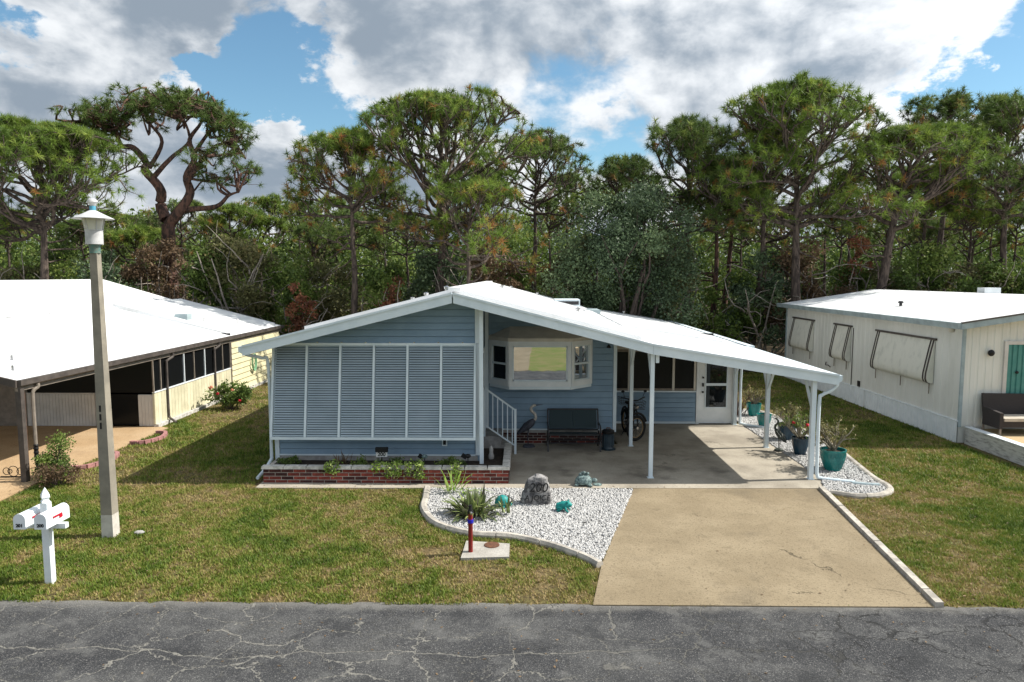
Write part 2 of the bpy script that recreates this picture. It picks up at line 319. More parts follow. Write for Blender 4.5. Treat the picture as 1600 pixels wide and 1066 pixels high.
# ------------------------------------------------------------------ ground, road, slabs
def groundmat():
    m = bpy.data.materials.new('turf_soil'); m.use_nodes = True; t = NT(m.node_tree); p = t.n('ShaderNodeBsdfPrincipled'); out = t.n('ShaderNodeOutputMaterial')
    v = t.n('ShaderNodeNewGeometry').outputs['Position']
    a = t.mix(t.ramp(t.noise(v, 0.9, 6, 0.6), 0.38, 0.62), c4((0.115, 0.11, 0.038)), c4((0.20, 0.15, 0.075)))
    a = t.mix(t.ramp(t.noise(v, 14, 5, 0.65), 0.4, 0.65), a, c4((0.06, 0.045, 0.025)))
    sep = t.n('ShaderNodeSeparateXYZ'); t.set(sep, 0, v)
    wood = t.ramp(t.math('ADD', sep.outputs[1], t.math('MULTIPLY', t.noise(v, 0.4, 3), 4.0)), 33, 36)
    a = t.mix(wood, a, t.mix(t.ramp(t.noise(v, 5, 5, 0.6), 0.4, 0.6), c4((0.06, 0.042, 0.026)), c4((0.03, 0.026, 0.015))))
    t.set(p, 'Base Color', a); t.set(p, 'Roughness', 0.95); t.set(p, 'Specular IOR Level', 0.1)
    b = t.n('ShaderNodeBump'); t.set(b, 'Strength', 0.8); t.set(b, 'Distance', 0.04); t.set(b, 'Height', t.noise(v, 18, 5, 0.65)); t.set(p, 'Normal', b.outputs[0])
    t.t.links.new(p.outputs[0], out.inputs[0]); MATS['turf_soil'] = m
groundmat()
def roadmat():
    m = bpy.data.materials.new('asphalt'); m.use_nodes = True; t = NT(m.node_tree); p = t.n('ShaderNodeBsdfPrincipled'); out = t.n('ShaderNodeOutputMaterial')
    v = t.n('ShaderNodeNewGeometry').outputs['Position']
    a = t.mix(t.ramp(t.noise(v, 0.7, 5, 0.6), 0.35, 0.66), c4((0.046, 0.047, 0.05)), c4((0.088, 0.088, 0.087)))
    sep = t.n('ShaderNodeSeparateXYZ'); t.set(sep, 0, v)
    lane = t.noise(t.vm('MULTIPLY', v, (0.12, 1.3, 1)), 1.3, 3)
    a = t.mix(t.ramp(lane, 0.45, 0.62, 0, 0.6), a, c4((0.036, 0.037, 0.04)))
    spk = t.noise(v, 75, 3, 0.75); a = t.mix(t.ramp(spk, 0.55, 0.66, 0, 0.85), a, c4((0.30, 0.29, 0.275))); a = t.mix(t.ramp(spk, 0.46, 0.34, 0, 0.85), a, c4((0.02, 0.02, 0.022)))
    patch = t.noise(t.vm('ADD', v, (11, 4, 0)), 1.7, 6, 0.65); a = t.mix(t.ramp(patch, 0.52, 0.66, 0, 0.55), a, c4((0.15, 0.148, 0.142))); a = t.mix(t.ramp(patch, 0.46, 0.36, 0, 0.6), a, c4((0.035, 0.036, 0.038)))
    # cracks: warped cell borders, only here and there
    wv = t.vm('ADD', v, t.vm('MULTIPLY', t.vm('SUBTRACT', t.noise(v, 1.6, 5, 0.65, out='Color'), (0.5, 0.5, 0.5)), (0.75, 0.75, 0)))
    wv = t.vm('ADD', wv, t.vm('MULTIPLY', t.vm('SUBTRACT', t.noise(v, 11, 4, 0.7, out='Color'), (0.5, 0.5, 0.5)), (0.10, 0.10, 0)))
    vo = t.n('ShaderNodeTexVoronoi', feature='DISTANCE_TO_EDGE'); t.set(vo, 'Vector', t.vm('MULTIPLY', wv, (0.8, 1.25, 1))); t.set(vo, 'Scale', 1.0)
    wid = t.math('MULTIPLY', t.ramp(t.noise(v, 0.5, 3), 0.30, 0.6), 0.010)
    cr = t.ramp(t.math('SUBTRACT', vo.outputs['Distance'], wid), 0.006, 0.0)
    vo2 = t.n('ShaderNodeTexVoronoi', feature='DISTANCE_TO_EDGE'); t.set(vo2, 'Vector', wv); t.set(vo2, 'Scale', 2.8)
    cr2 = t.math('MULTIPLY', t.ramp(vo2.outputs['Distance'], 0.011, 0.003), t.ramp(t.noise(v, 0.9, 3), 0.42, 0.55))
    ln = t.math('ADD', t.math('SUBTRACT', sep.outputs[1], 8.12), t.math('ADD', t.math('MULTIPLY', t.math('SUBTRACT', t.noise(v, 0.45, 3), 0.5), 0.9), t.math('MULTIPLY', t.math('SUBTRACT', t.noise(v, 5, 4, 0.7), 0.5), 0.16)))
    lc = t.math('MULTIPLY', t.ramp(t.math('ABSOLUTE', ln), 0.022, 0.005), t.ramp(sep.outputs[0], 3.0, 0.5)); cr = t.math('MAXIMUM', cr, lc)
    far = t.ramp(sep.outputs[0], -1.0, 5.0)
    crack_c = t.mix(far, c4((0.235, 0.225, 0.20)), c4((0.03, 0.03, 0.03)))
    a = t.mix(t.math('MULTIPLY', t.math('MAXIMUM', cr, cr2), t.ramp(t.noise(v, 9, 3), 0.3, 0.55, 0.35, 0.95)), a, crack_c)
    ed = t.ramp(t.math('ADD', sep.outputs[1], t.math('MULTIPLY', t.noise(v, 3.0, 4), 0.35)), 9.3, 9.62, 0, 0.7)
    a = t.mix(ed, a, c4((0.22, 0.21, 0.19)))
    t.set(p, 'Base Color', a); t.set(p, 'Roughness', 0.9); t.set(p, 'Specular IOR Level', 0.2)
    b = t.n('ShaderNodeBump'); t.set(b, 'Strength', 0.9); t.set(b, 'Distance', 0.025)
    t.set(b, 'Height', t.math('SUBTRACT', t.math('MULTIPLY', t.noise(v, 45, 5, 0.75), 0.9), t.math('MAXIMUM', cr, cr2))); t.set(p, 'Normal', b.outputs[0])
    t.t.links.new(p.outputs[0], out.inputs[0]); MATS['asphalt'] = m
roadmat()
def concmat(name, c1, c2, stain, cracks=0.0, sc=1.0):
    m = bpy.data.materials.new(name); m.use_nodes = True; t = NT(m.node_tree); p = t.n('ShaderNodeBsdfPrincipled'); out = t.n('ShaderNodeOutputMaterial')
    v = t.n('ShaderNodeNewGeometry').outputs['Position']
    a = t.mix(t.ramp(t.noise(v, 0.8 * sc, 6, 0.62), 0.36, 0.66), c4(c1), c4(c2))
    a = t.mix(t.ramp(t.noise(t.vm('ADD', v, (7, 3, 0)), 0.55 * sc, 5, 0.6), 0.56, 0.72, 0, 0.65), a, c4(stain))
    a = t.mix(t.ramp(t.noise(t.vm('ADD', v, (2, 9, 0)), 3.5 * sc, 7, 0.7), 0.52, 0.7, 0, 0.5), a, c4(tuple(x * 0.7 for x in c1)))
    g = t.noise(v, 32, 4, 0.75); a = t.mix(t.ramp(g, 0.53, 0.66, 0, 0.75), a, c4(tuple(x * 0.45 for x in c1))); a = t.mix(t.ramp(g, 0.44, 0.32, 0, 0.4), a, c4(tuple(min(0.8, x * 1.35) for x in c1)))
    bh = t.math('MULTIPLY', t.noise(v, 40, 4, 0.7), 0.5)
    if cracks:
        wv = t.vm('ADD', v, t.vm('MULTIPLY', t.vm('SUBTRACT', t.noise(v, 1.1, 5, 0.7, out='Color'), (0.5, 0.5, 0.5)), (1.3, 1.3, 0)))
        vo = t.n('ShaderNodeTexVoronoi', feature='DISTANCE_TO_EDGE'); t.set(vo, 'Vector', t.vm('ADD', wv, (0.4, 0.9, 0))); t.set(vo, 'Scale', 0.26)
        cr = t.math('MULTIPLY', t.ramp(vo.outputs['Distance'], 0.006, 0.001), t.ramp(t.noise(v, 0.7, 4), 0.50, 0.60)); a = t.mix(t.math('MULTIPLY', cr, cracks), a, c4(tuple(x * 0.3 for x in c1))); bh = t.math('SUBTRACT', bh, cr)
    t.set(p, 'Base Color', a); t.set(p, 'Roughness', 0.88); t.set(p, 'Specular IOR Level', 0.2)
    b = t.n('ShaderNodeBump'); t.set(b, 'Strength', 0.7); t.set(b, 'Distance', 0.02); t.set(b, 'Height', bh); t.set(p, 'Normal', b.outputs[0]); t.t.links.new(p.outputs[0], out.inputs[0]); MATS[name] = m
concmat('drive_concrete', (0.222, 0.176, 0.112), (0.28, 0.226, 0.148), (0.15, 0.122, 0.084), 0.7)
concmat('slab_concrete', (0.40, 0.36, 0.295), (0.27, 0.24, 0.195), (0.085, 0.074, 0.062), 0.5, 1.2)
concmat('neighbour_slab', (0.40, 0.275, 0.155), (0.46, 0.33, 0.20), (0.33, 0.23, 0.14), 0.6)
concmat('pad_concrete', (0.42, 0.40, 0.36), (0.32, 0.30, 0.265), (0.2, 0.18, 0.15), 0.0, 3.0)

RY = 9.40    # far edge of the road
def sheet(name, m, poly, z0, z1, kind='structure'):
    return MB().prism(poly, 'z', z0, z1).build(name, m, None, kind=kind)
g = MB(); S = 900
g.add([(-S, -S, 0), (S, -S, 0), (S, S, 0), (-S, S, 0)], [(0, 1, 2, 3)]); g.build('ground', 'turf_soil', kind='structure')
# road with a slightly ragged edge
rg = random.Random(3); edge_pts = [(-120, RY)] + [(x * 0.25, RY + rg.uniform(-0.025, 0.03)) for x in range(-60, 61)] + [(120, RY)]
def polysheet(name, m, poly, z):
    return MB().add([(x, y, z) for x, y in poly], [tuple(range(len(poly)))]).build(name, m, kind='structure')
polysheet('road', 'asphalt', [(120, 3.0), (-120, 3.0)] + edge_pts, 0.006)
DRIVE = [(1.0, 9.36), (5.72, 9.36), (6.36, 14.75), (2.42, 14.75), (1.27, 10.7)]
sheet('driveway', 'drive_concrete', DRIVE, -0.06, 0.022)
DRIVE2 = [(-6.8, -9.0), (0.7, -9.0), (0.3, 3.02), (-6.3, 3.02)]
sheet('driveway_across_the_street', 'drive_concrete', DRIVE2, -0.06, 0.022)
mat('turf_far', (0.12, 0.155, 0.03), (0.20, 0.175, 0.065), 0.95, 1.2, 8, bump=0.5, bscale=20)
polysheet('lawn_across_the_street', 'turf_far', [(-120, 2.95), (-120, -60), (120, -60), (120, 2.95)], 0.004)
CARPORT = [(-5.75, 14.62), (6.48, 14.755), (6.75, 15.5), (6.75, 21.28), (2.6, 21.28), (2.6, 18.66), (-1.0, 18.66), (-1.0, 15.9), (-5.75, 15.9)]
sheet('carport_slab', 'slab_concrete', CARPORT, -0.06, 0.03)
LSLAB = [(-20, 13.4), (-10.62, 13.4), (-10.72, 14.6), (-10.62, 20.5), (-11.0, 20.7), (-20, 20.7)]
sheet('neighbour_carport_slab', 'neighbour_slab', LSLAB, -0.06, 0.026)

def inside(P, poly):
    x, y = P[:, 0], P[:, 1]; r = np.zeros(len(P), bool); n = len(poly)
    for i in range(n):
        x0, y0 = poly[i]; x1, y1 = poly[(i + 1) % n]
        if y0 == y1: continue
        c = ((y0 > y) != (y1 > y)) & (x < (x1 - x0) * (y - y0) / (y1 - y0) + x0); r ^= c
    return r
def smooth_curve(pts, n=8):
    P = [np.array(p, float) for p in pts]; out = []
    for i in range(len(P) - 1):
        p0, p1, p2, p3 = P[max(i - 1, 0)], P[i], P[i + 1], P[min(i + 2, len(P) - 1)]
        for k in range(n):
            t = k / n; out.append(0.5 * ((2 * p1) + (-p0 + p2) * t + (2 * p0 - 5 * p1 + 4 * p2 - p3) * t * t + (-p0 + 3 * p1 - 3 * p2 + p3) * t ** 3))
    out.append(P[-1]); return out
# gravel beds with their kerbs
curbL = smooth_curve([(-2.03, 14.62), (-1.97, 13.9), (-1.90, 13.2), (-1.55, 12.45), (-0.9, 11.98), (-0.17, 11.85), (0.49, 11.47), (1.0, 11.0), (1.24, 10.66)])
curbR = smooth_curve([(6.52, 14.45), (7.0, 14.2), (7.55, 14.32), (7.92, 14.75), (7.95, 15.5), (8.1, 16.6), (8.3, 18.0), (8.36, 19.4), (8.3, 20.8), (8.25, 22.2), (7.95, 23.2), (7.2, 23.5)])
BEDL = [tuple(p) for p in curbL] + [(2.40, 14.62)]
BEDR = [tuple(p) for p in curbR] + [(6.76, 23.4), (6.76, 15.5), (6.5, 14.74)]
def kerb(name, label, pts, w, h, cuts, group):
    root = thing(name, label, 'garden kerb', (pts[0][0], pts[0][1], 0), group)
    P = [np.array(p) for p in pts]; n = len(P); idx = [round(i * (n - 1) / cuts) for i in range(cuts + 1)]
    for s in range(cuts):
        a, b = idx[s], idx[s + 1]; V = []; F = []; ring = []
        for i in range(a, b + 1):
            d = P[min(i + 1, n - 1)] - P[max(i - 1, 0)]; d = d / np.linalg.norm(d); nn = np.array([-d[1], d[0]]); p = P[i].copy()
            if i == a and s > 0: p += d * 0.008
            if i == b and s < cuts - 1: p -= d * 0.008
            for (o, z) in [(-w / 2, -0.05), (-w / 2, h * 0.55), (-w * 0.28, h), (w * 0.25, h * 0.96), (w / 2, h * 0.7), (w / 2, -0.05)]: V.append((p[0] + nn[0] * o, p[1] + nn[1] * o, z))
        k = 6; m = b - a + 1
        for i in range(m - 1):
            for j in range(k): F.append((i * k + j, i * k + (j + 1) % k, (i + 1) * k + (j + 1) % k, (i + 1) * k + j))
        F += [tuple(range(k)), tuple(range((m - 1) * k, m * k))[::-1]]
        MB().add(V, F).build('kerb_stone', 'kerb', root)
kerb('garden_kerb', 'curved concrete kerb around white gravel bed in front lawn', curbL, 0.14, 0.10, 7, 'gravel bed kerbs')
kerb('garden_kerb', 'curved concrete kerb around gravel strip of potted plants beside carport', curbR, 0.14, 0.09, 9, 'gravel bed kerbs')
k = thing('driveway_kerb', 'long straight pale concrete kerb along right edge of driveway', 'kerb', (5.8, 9.4, 0))
a0, a1 = np.array([5.80, 9.37]), np.array([6.44, 14.72])
for i, (t0, t1) in enumerate([(0, 0.075), (0.08, 0.42), (0.424, 0.76), (0.764, 1.0)]):
    p, q = a0 + (a1 - a0) * t0, a0 + (a1 - a0) * t1
    MB().hexa([(p[0] - .07, p[1], -.05), (p[0] + .07, p[1], -.05), (q[0] + .07, q[1], -.05), (q[0] - .07, q[1], -.05), (p[0] - .055, p[1], .085), (p[0] + .055, p[1], .085), (q[0] + .055, q[1], .085), (q[0] - .055, q[1], .085)]).build('kerb_stone', 'kerb', k)

def gravel(name, label, poly, n, seed, size):
    rs = np.random.RandomState(seed); P = np.array(poly); lo, hi = P.min(0), P.max(0)
    pts = rs.uniform(lo, hi, (int(n * 2.6), 2)); pts = pts[inside(pts, poly)][:n]; n = len(pts)
    base = np.array([(-1, -1, -1), (1, -1, -1), (1, 1, -1), (-1, 1, -1), (-1, -1, 1), (1, -1, 1), (1, 1, 1), (-1, 1, 1)]) * 0.5
    F0 = np.array([(3, 2, 1, 0), (4, 5, 6, 7), (0, 1, 5, 4), (1, 2, 6, 5), (2, 3, 7, 6), (3, 0, 4, 7)])
    V = base[None] * (1 + rs.uniform(-0.3, 0.3, (n, 8, 3))); V[:, 4:, :2] *= 0.7
    V *= (size * rs.uniform(0.6, 1.5, (n, 1, 3))); ax = rs.normal(size=(n, 3)); ax /= np.linalg.norm(ax, axis=1)[:, None]; an = rs.uniform(0, 6.28, n)
    K = np.zeros((n, 3, 3)); K[:, 0, 1] = -ax[:, 2]; K[:, 0, 2] = ax[:, 1]; K[:, 1, 0] = ax[:, 2]; K[:, 1, 2] = -ax[:, 0]; K[:, 2, 0] = -ax[:, 1]; K[:, 2, 1] = ax[:, 0]
    Rm = np.eye(3)[None] + np.sin(an)[:, None, None] * K + (1 - np.cos(an))[:, None, None] * (K @ K)
    V = np.einsum('nij,nkj->nki', Rm, V); V[:, :, 0] += pts[:, None, 0]; V[:, :, 1] += pts[:, None, 1]; V[:, :, 2] += 0.030 + rs.uniform(0, 0.014, (n, 1))
    me = arrays_mesh(name, V.reshape(-1, 3), (F0[None] + (np.arange(n) * 8)[:, None, None]).reshape(-1, 4))
    o = link(name, me, 'stone_white'); setp(o, label, 'gravel', kind='stuff')
sheet('gravel_ground', 'gravel_bed', BEDL, -0.03, 0.028); sheet('gravel_ground', 'gravel_bed', BEDR, -0.03, 0.028)
gravel('gravel', 'white stone gravel filling the curved front bed around the number stone', BEDL, 14500, 5, 0.030)
gravel('gravel', 'white stone gravel in the strip under the potted plants', BEDR, 13000, 6, 0.031)

# ------------------------------------------------------------------ the blue house
def zt(x):
    if x < -1.52: return 4.21 + 0.251 * (x + 1.52)
    if x < 2.9: return 4.21 - 0.2557 * (x + 1.52)
    return 3.08 - 0.1645 * (x - 2.9)
FY, BY = 15.35, 33.0
house = thing('blue_house', 'blue sided mobile home with white gable roof, slatted awning and open carport', 'house', (-1.5, 16, 0))
T = 0.10
MB().prism([(-5.78, .2), (-1.0, .2), (-1.0, zt(-1.0) - T - .01), (-1.52, zt(-1.52) - T - .01), (-5.78, zt(-5.78) - T - .01)], 'y', 16.06, 32.7).build('wall', 'siding', house, label='blue front wing wall behind the slatted awning')
MB().prism([(-0.995, .42), (2.55, .42), (2.55, zt(2.55) - T - .01), (-0.995, zt(-0.995) - T - .01)], 'y', 18.72, 32.7).build('wall', 'siding', house, label='blue recessed porch wall holding the bay window')
box('foundation', 'foundation', house, -5.74, -1.03, 16.03, 16.055, 0.2, 0.375)
# lap siding
def plank(x0b, x1b, x0t, x1t, z0, z1, y, d=0.046):
    return MB().hexa([(x0b, y - d, z0), (x1b, y - d, z0), (x1b, y, z0), (x0b, y, z0), (x0t, y - 0.022, z1), (x1t, y - 0.022, z1), (x1t, y, z1), (x0t, y, z1)]).build('siding_plank', 'siding', house)
def xl(z): return max(-5.72, (z + T + .02 - 4.21) / 0.251 - 1.52)
z = 3.035
while z < 4.0:
    z1 = min(z + .158, 4.05); plank(xl(z), -1.08, min(xl(z1), -1.5), -1.08, z, z1 - .014, 16.055); z += .158
for i in range(4): z0 = .415 + .135 * i; plank(-5.68, -1.09, -5.68, -1.09, z0, z0 + .121, 16.055)
def xr(z): return min(2.47, -1.52 + (4.21 - T - .02 - z) / 0.2557)
z = .445
while z < 3.95:
    z1 = z + .171; plank(-.88, xr(z), -.88, max(xr(z1), -.85), z, min(z1 - .014, 4.0), 18.715); z += .171
box('corner_trim', 'trim_blue', house, -5.79, -5.69, 16.0, 16.07, .2, 3.02)
box('corner_trim', 'trim_blue', house, -1.075, -.985, 15.995, 16.09, .40, 3.02)
box('corner_trim', 'trim_blue', house, -1.075, -.985, 15.985, 16.075, 3.03, zt(-1.03) - T - .02)
box('corner_trim', 'trim_blue', house, 2.475, 2.565, 18.665, 18.78, .36, zt(2.56) - T - .02)
box('corner_trim', 'trim_blue', house, -.985, -.895, 18.62, 18.71, .36, zt(-.9) - T - .03)
box('base_trim', 'trim_blue', house, -5.69, -1.08, 16.015, 16.05, .377, .413)
box('base_trim', 'trim_blue', house, -.89, 2.47, 18.67, 18.712, .405, .44)
box('skirt_ledge', 'foundation', house, -.89, 2.47, 18.655, 18.80, .33, .403)
# sliding door in the side of the wing
sdoor = box('side_door', 'dark_glass', house, -.998, -.978, 16.25, 17.95, .5, 2.65)
for (y0, y1, z0, z1) in [(16.17, 16.245, .45, 2.75), (17.955, 18.03, .45, 2.75), (16.25, 17.95, 2.655, 2.75), (17.08, 17.12, .5, 2.65)]: box('door_frame', 'trim_blue', sdoor, -.992, -.955, y0, y1, z0, z1)
# brick skirting under the porch wall (bricks shared by planter too)
def brick_mesh(name, L, D, Hh):
    b = 0.006; V = [(-L/2, -D/2 + b, -Hh/2), (L/2, -D/2 + b, -Hh/2), (L/2, D/2, -Hh/2), (-L/2, D/2, -Hh/2), (-L/2, -D/2 + b, Hh/2), (L/2, -D/2 + b, Hh/2), (L/2, D/2, Hh/2), (-L/2, D/2, Hh/2),
                    (-L/2 + b, -D/2, -Hh/2 + b), (L/2 - b, -D/2, -Hh/2 + b), (L/2 - b, -D/2, Hh/2 - b), (-L/2 + b, -D/2, Hh/2 - b)]
    F = [(0, 3, 2, 1), (4, 5, 6, 7), (2, 3, 7, 6), (1, 2, 6, 5), (0, 4, 7, 3), (8, 9, 10, 11), (0, 1, 9, 8), (1, 5, 10, 9), (5, 4, 11, 10), (4, 0, 8, 11)]
    me = bpy.data.meshes.new(name); me.from_pydata(V, [], F); me.update(); return me
BRICKS = {}
def brick_wall(parent, p0, p1, z0, courses, L, Hc, seed, dark=False, rotz=0.0):
    """bricks along p0->p1, front face to the right-hand outside (local -y)"""
    rgb = random.Random(seed); d = np.array(p1) - np.array(p0); W = np.linalg.norm(d); d = d / W; n = round(W / L); Lw = W / n; gap = 0.016
    for c in range(courses):
        cells = [(k * Lw, (k + 1) * Lw) for k in range(n)] if c % 2 == 0 else [(0, Lw / 2)] + [((k + .5) * Lw, (k + 1.5) * Lw) for k in range(n - 1)] + [(W - Lw / 2, W)]
        for a, b in cells:
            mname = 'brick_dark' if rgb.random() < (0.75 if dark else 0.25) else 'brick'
            key = (round(b - a, 3), Hc, mname)
            if key not in BRICKS:
                me = brick_mesh('brick', b - a - gap, 0.09, Hc - gap); me.materials.append(MATS[mname]); BRICKS[key] = me
            o = bpy.data.objects.new('brick', BRICKS[key]); col.objects.link(o); o.parent = parent
            q = np.array(p0) + d * (a + b) / 2; off = rgb.uniform(-.002, .004)
            nrm = np.array([d[1], -d[0]]); q = q - nrm * (0.045 + off)
            o.location = Vector((q[0], q[1], z0 + Hc * (c + .5))) - ORG[parent]; o.rotation_euler = (0, 0, math.atan2(d[1], d[0]))
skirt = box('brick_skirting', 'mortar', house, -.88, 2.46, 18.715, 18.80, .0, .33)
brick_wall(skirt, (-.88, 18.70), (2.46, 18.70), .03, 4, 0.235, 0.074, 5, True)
# planter
pl = thing('brick_planter', 'long low red brick planter with pale capstones before the house', 'planter', (-3, 15.5, 0))
wl = MB().box(-5.71, -.29, 15.012, 15.11, 0, .335).box(-5.71, -5.61, 15.111, 15.99, 0, .335).box(-.39, -.29, 15.111, 17.25, 0, .335).build('planter_wall', 'mortar', pl)
brick_wall(wl, (-5.72, 15.0), (-.28, 15.0), .01, 4, 0.272, 0.081, 7)
brick_wall(wl, (-.28, 15.1), (-.28, 17.25), .01, 4, 0.272, 0.081, 8)
def cap(x0, x1, y0, y1):
    b = .012; MB().hexa([(x0, y0, .336), (x1, y0, .336), (x1, y1, .336), (x0, y1, .336), (x0 + b, y0 + b, .40), (x1 - b, y0 + b, .40), (x1 - b, y1 - b, .40), (x0 + b, y1 - b, .40)]).build('capstone', 'capstone', pl)
for i in range(11): w0 = 5.50 / 11; cap(-5.75 + i * w0, -5.75 + (i + 1) * w0 - .008, 14.975, 15.15)
for i in range(4): cap(-.43, -.25, 15.155 + i * .52, 15.155 + i * .52 + .512)
sb = MB().box(-5.60, -.40, 15.112, 15.988, .02, .27).box(-.984, -.40, 15.99, 17.2, .02, .265).build('soil', 'soil', pl)
# steps
st = thing('porch_steps', 'two pale concrete steps with white metal handrail beside planter', 'steps', (-.6, 17.9, 0))
box('step', 'foundation', st, -.972, -.52, 17.62, 18.58, .03, .47); box('step', 'foundation', st, -.516, -.24, 17.64, 18.56, .03, .25)
for yy in (17.56,):
    rl = MB().bar((-.95, yy, 1.74), (-.16, yy, 1.17), .04).build('handrail', 'trim_blue', st)
    MB().bar((-.95, yy, .79), (-.16, yy, .24), .035).build('lower_rail', 'trim_blue', st)
    box('rail_post', 'trim_blue', st, -.19, -.13, yy - .03, yy + .03, .03, 1.2); box('rail_post', 'trim_blue', st, -.965, -.925, yy - .02, yy + .02, .48, 1.75)
    for i in range(6): x = -.86 + i * .125; zz = 1.74 - (x + .95) * .7215; box('baluster', 'trim_blue', st, x - .012, x + .012, yy - .011, yy + .011, zz - .95, zz - .02)
# louvred awning
def AP(x, s, o=0.0): # point on the awning plane, s 0 top..1 bottom, o outward
    y = 15.98 - .36 * s; zz = 3.01 - 2.13 * s; return (x, y - o * .986, zz - o * .166)
aw = MB().bar(AP(-5.76, 0), AP(-1.05, 0), .05, .06).bar(AP(-5.76, 1), AP(-1.05, 1), .05, .06).build('awning_frame', 'trim_blue', house)
for i in range(7):
    x = -5.735 + i * (4.66 / 6); MB().bar(AP(x, .014), AP(x, .986), .055, .05).build('awning_mullion', 'trim_blue', aw)
for i in range(6):
    x0 = -5.735 + i * (4.66 / 6) + .032; x1 = x0 + 4.66 / 6 - .064; b = MB()
    for k in range(38):
        s0 = .018 + k * .0256; p0 = AP(x0, s0, -.012); p1 = AP(x0, s0 + .0115, .016)
        b.add([(x0, p0[1], p0[2]), (x1, p0[1], p0[2]), (x1, p1[1], p1[2]), (x0, p1[1], p1[2]), (x0, p0[1] + .006, p0[2] + .003), (x1, p0[1] + .006, p0[2] + .003), (x1, p1[1] + .004, p1[2] - .003), (x0, p1[1] + .004, p1[2] - .003)],
              [(0, 1, 2, 3), (7, 6, 5, 4), (0, 4, 5, 1), (3, 2, 6, 7), (0, 3, 7, 4), (1, 5, 6, 2)])
    b.build('louver_slats', 'louver', aw, kind='stuff')
    MB().add([AP(x0, .016, -.10), AP(x1, .016, -.10), AP(x1, .984, -.10), AP(x0, .984, -.10)], [(0, 1, 2, 3)]).build('gap_shade_sheet', 'gap_shade', aw)  # dark sheet added behind the slats, paints the shade seen in their gaps
MB().bar((-5.7, 16.0, .9), AP(-5.7, .98), .02).bar((-1.1, 16.0, .9), AP(-1.1, .98), .02).build('awning_arm', 'trim_blue', aw)
for i in range(8): box('awning_hinge', 'chrome', aw, -5.3 + i * .56, -5.26 + i * .56, 15.975, 16.02, 3.04, 3.062)
vb = box('wall_vent', 'trim_blue', house, -1.86, -1.74, 15.99, 16.03, .62, .80); box('vent_opening', 'black', vb, -1.835, -1.765, 15.983, 15.989, .65, .77)
# roof
roofpoly = [(-6.18, zt(-6.18)), (-1.52, zt(-1.52)), (2.9, zt(2.9)), (6.96, zt(6.96)), (6.96, zt(6.96) - T), (2.9, zt(2.9) - T), (-1.52, zt(-1.52) - T), (-6.18, zt(-6.18) - T)]
roof = MB().prism(roofpoly, 'y', FY + .002, BY).build('roof', 'white_roof', house)
def slopeslab(name, m, xa, xb, ya, yb, up, thick, parent, **k):
    za, zb = zt(xa + 1e-6) + up, zt(xb - 1e-6) + up
    return MB().prism([(xa, za - thick), (xb, zb - thick), (xb, zb), (xa, za)], 'y', ya, yb).build(name, m, parent, **k)
slopeslab('roof_panel', 'white_roof', -4.95, -1.56, 15.78, 32.9, .09, .087, roof); slopeslab('roof_panel', 'white_roof', -1.50, 2.72, 15.78, 32.9, .09, .087, roof)
slopeslab('roof_panel', 'white_roof', 3.05, 6.55, 21.3, 32.9, .05, .047, roof)
box('ridge_cap', 'white_roof', roof, -1.66, -1.38, 15.76, 32.92, 4.225, 4.325)
for nm, a, b in (('fascia', -6.20, -1.535), ('fascia', -1.505, 2.9), ('fascia', 2.905, 6.98)):
    slopeslab(nm, 'trim_blue', a, b, FY - .06, FY, .014, .235, roof)
    slopeslab('fascia_lip', 'trim_blue', a, b, FY - .085, FY - .062, .018, .05, roof)
gl = MB().prism([(-6.20, 3.03), (-6.29, 3.02), (-6.29, 2.90), (-6.21, 2.86), (-6.19, 2.86)], 'y', FY - .05, 32.9).build('gutter', 'trim_blue', roof)
MB().prism([(6.98, 2.40), (7.06, 2.40), (7.06, 2.29), (7.0, 2.24), (6.97, 2.24)], 'y', FY - .05, 21.2).build('gutter', 'trim_blue', roof)
MB().prism([(6.84, 2.475), (7.10, 2.45), (7.10, 2.36), (6.97, 2.33)], 'y', 21.25, 32.9).build('gutter', 'trim_blue', roof)
for i in range(11):
    yy = 16.6 + i * 1.22; slopeslab('roof_seam', 'white_roof', -1.35, 2.70, yy, yy + .03, .112, .021, roof)
def vent(x, y, r=.045, h=.13):
    zz = zt(x) + .05; v = MB().lathe([(r, -.06), (r, h * .6), (r * 1.5, h * .6), (r * 1.5, h), (r * .6, h * 1.15)], (x, y, zz), 10).build('roof_vent', 'chrome', roof, smooth=True)
for (u, x, y) in [(0, -.78, 27.5), (0, -.45, 30.5), (0, .7, 31.0), (0, 1.75, 22.0), (0, 4.6, 31.5), (0, -1.75, 16.3), (0, -2.6, 19.0), (0, -3.6, 23)]: vent(x, y)
hat = MB().box(1.35, 2.35, 28.2, 29.4, zt(1.85) - .05, zt(1.85) + .27).build('roof_hatch', 'trim_blue', roof); box('hatch_side', 'dark_metal', hat, 1.40, 2.30, 28.18, 28.199, zt(1.85) + .06, zt(1.85) + .2)
box('roof_hatch', 'pale_blue_trim', roof, 2.45, 3.0, 26.6, 27.9, zt(2.7), zt(2.7) + .14)
MB().tube([(2.1, 26.5, zt(2.1) + .10), (2.35, 23, zt(2.35) + .08), (2.55, 19.5, zt(2.55) + .08), (2.6, 17.2, zt(2.6) + .075)], .012, 5).build('roof_cable', 'dark_metal', roof)
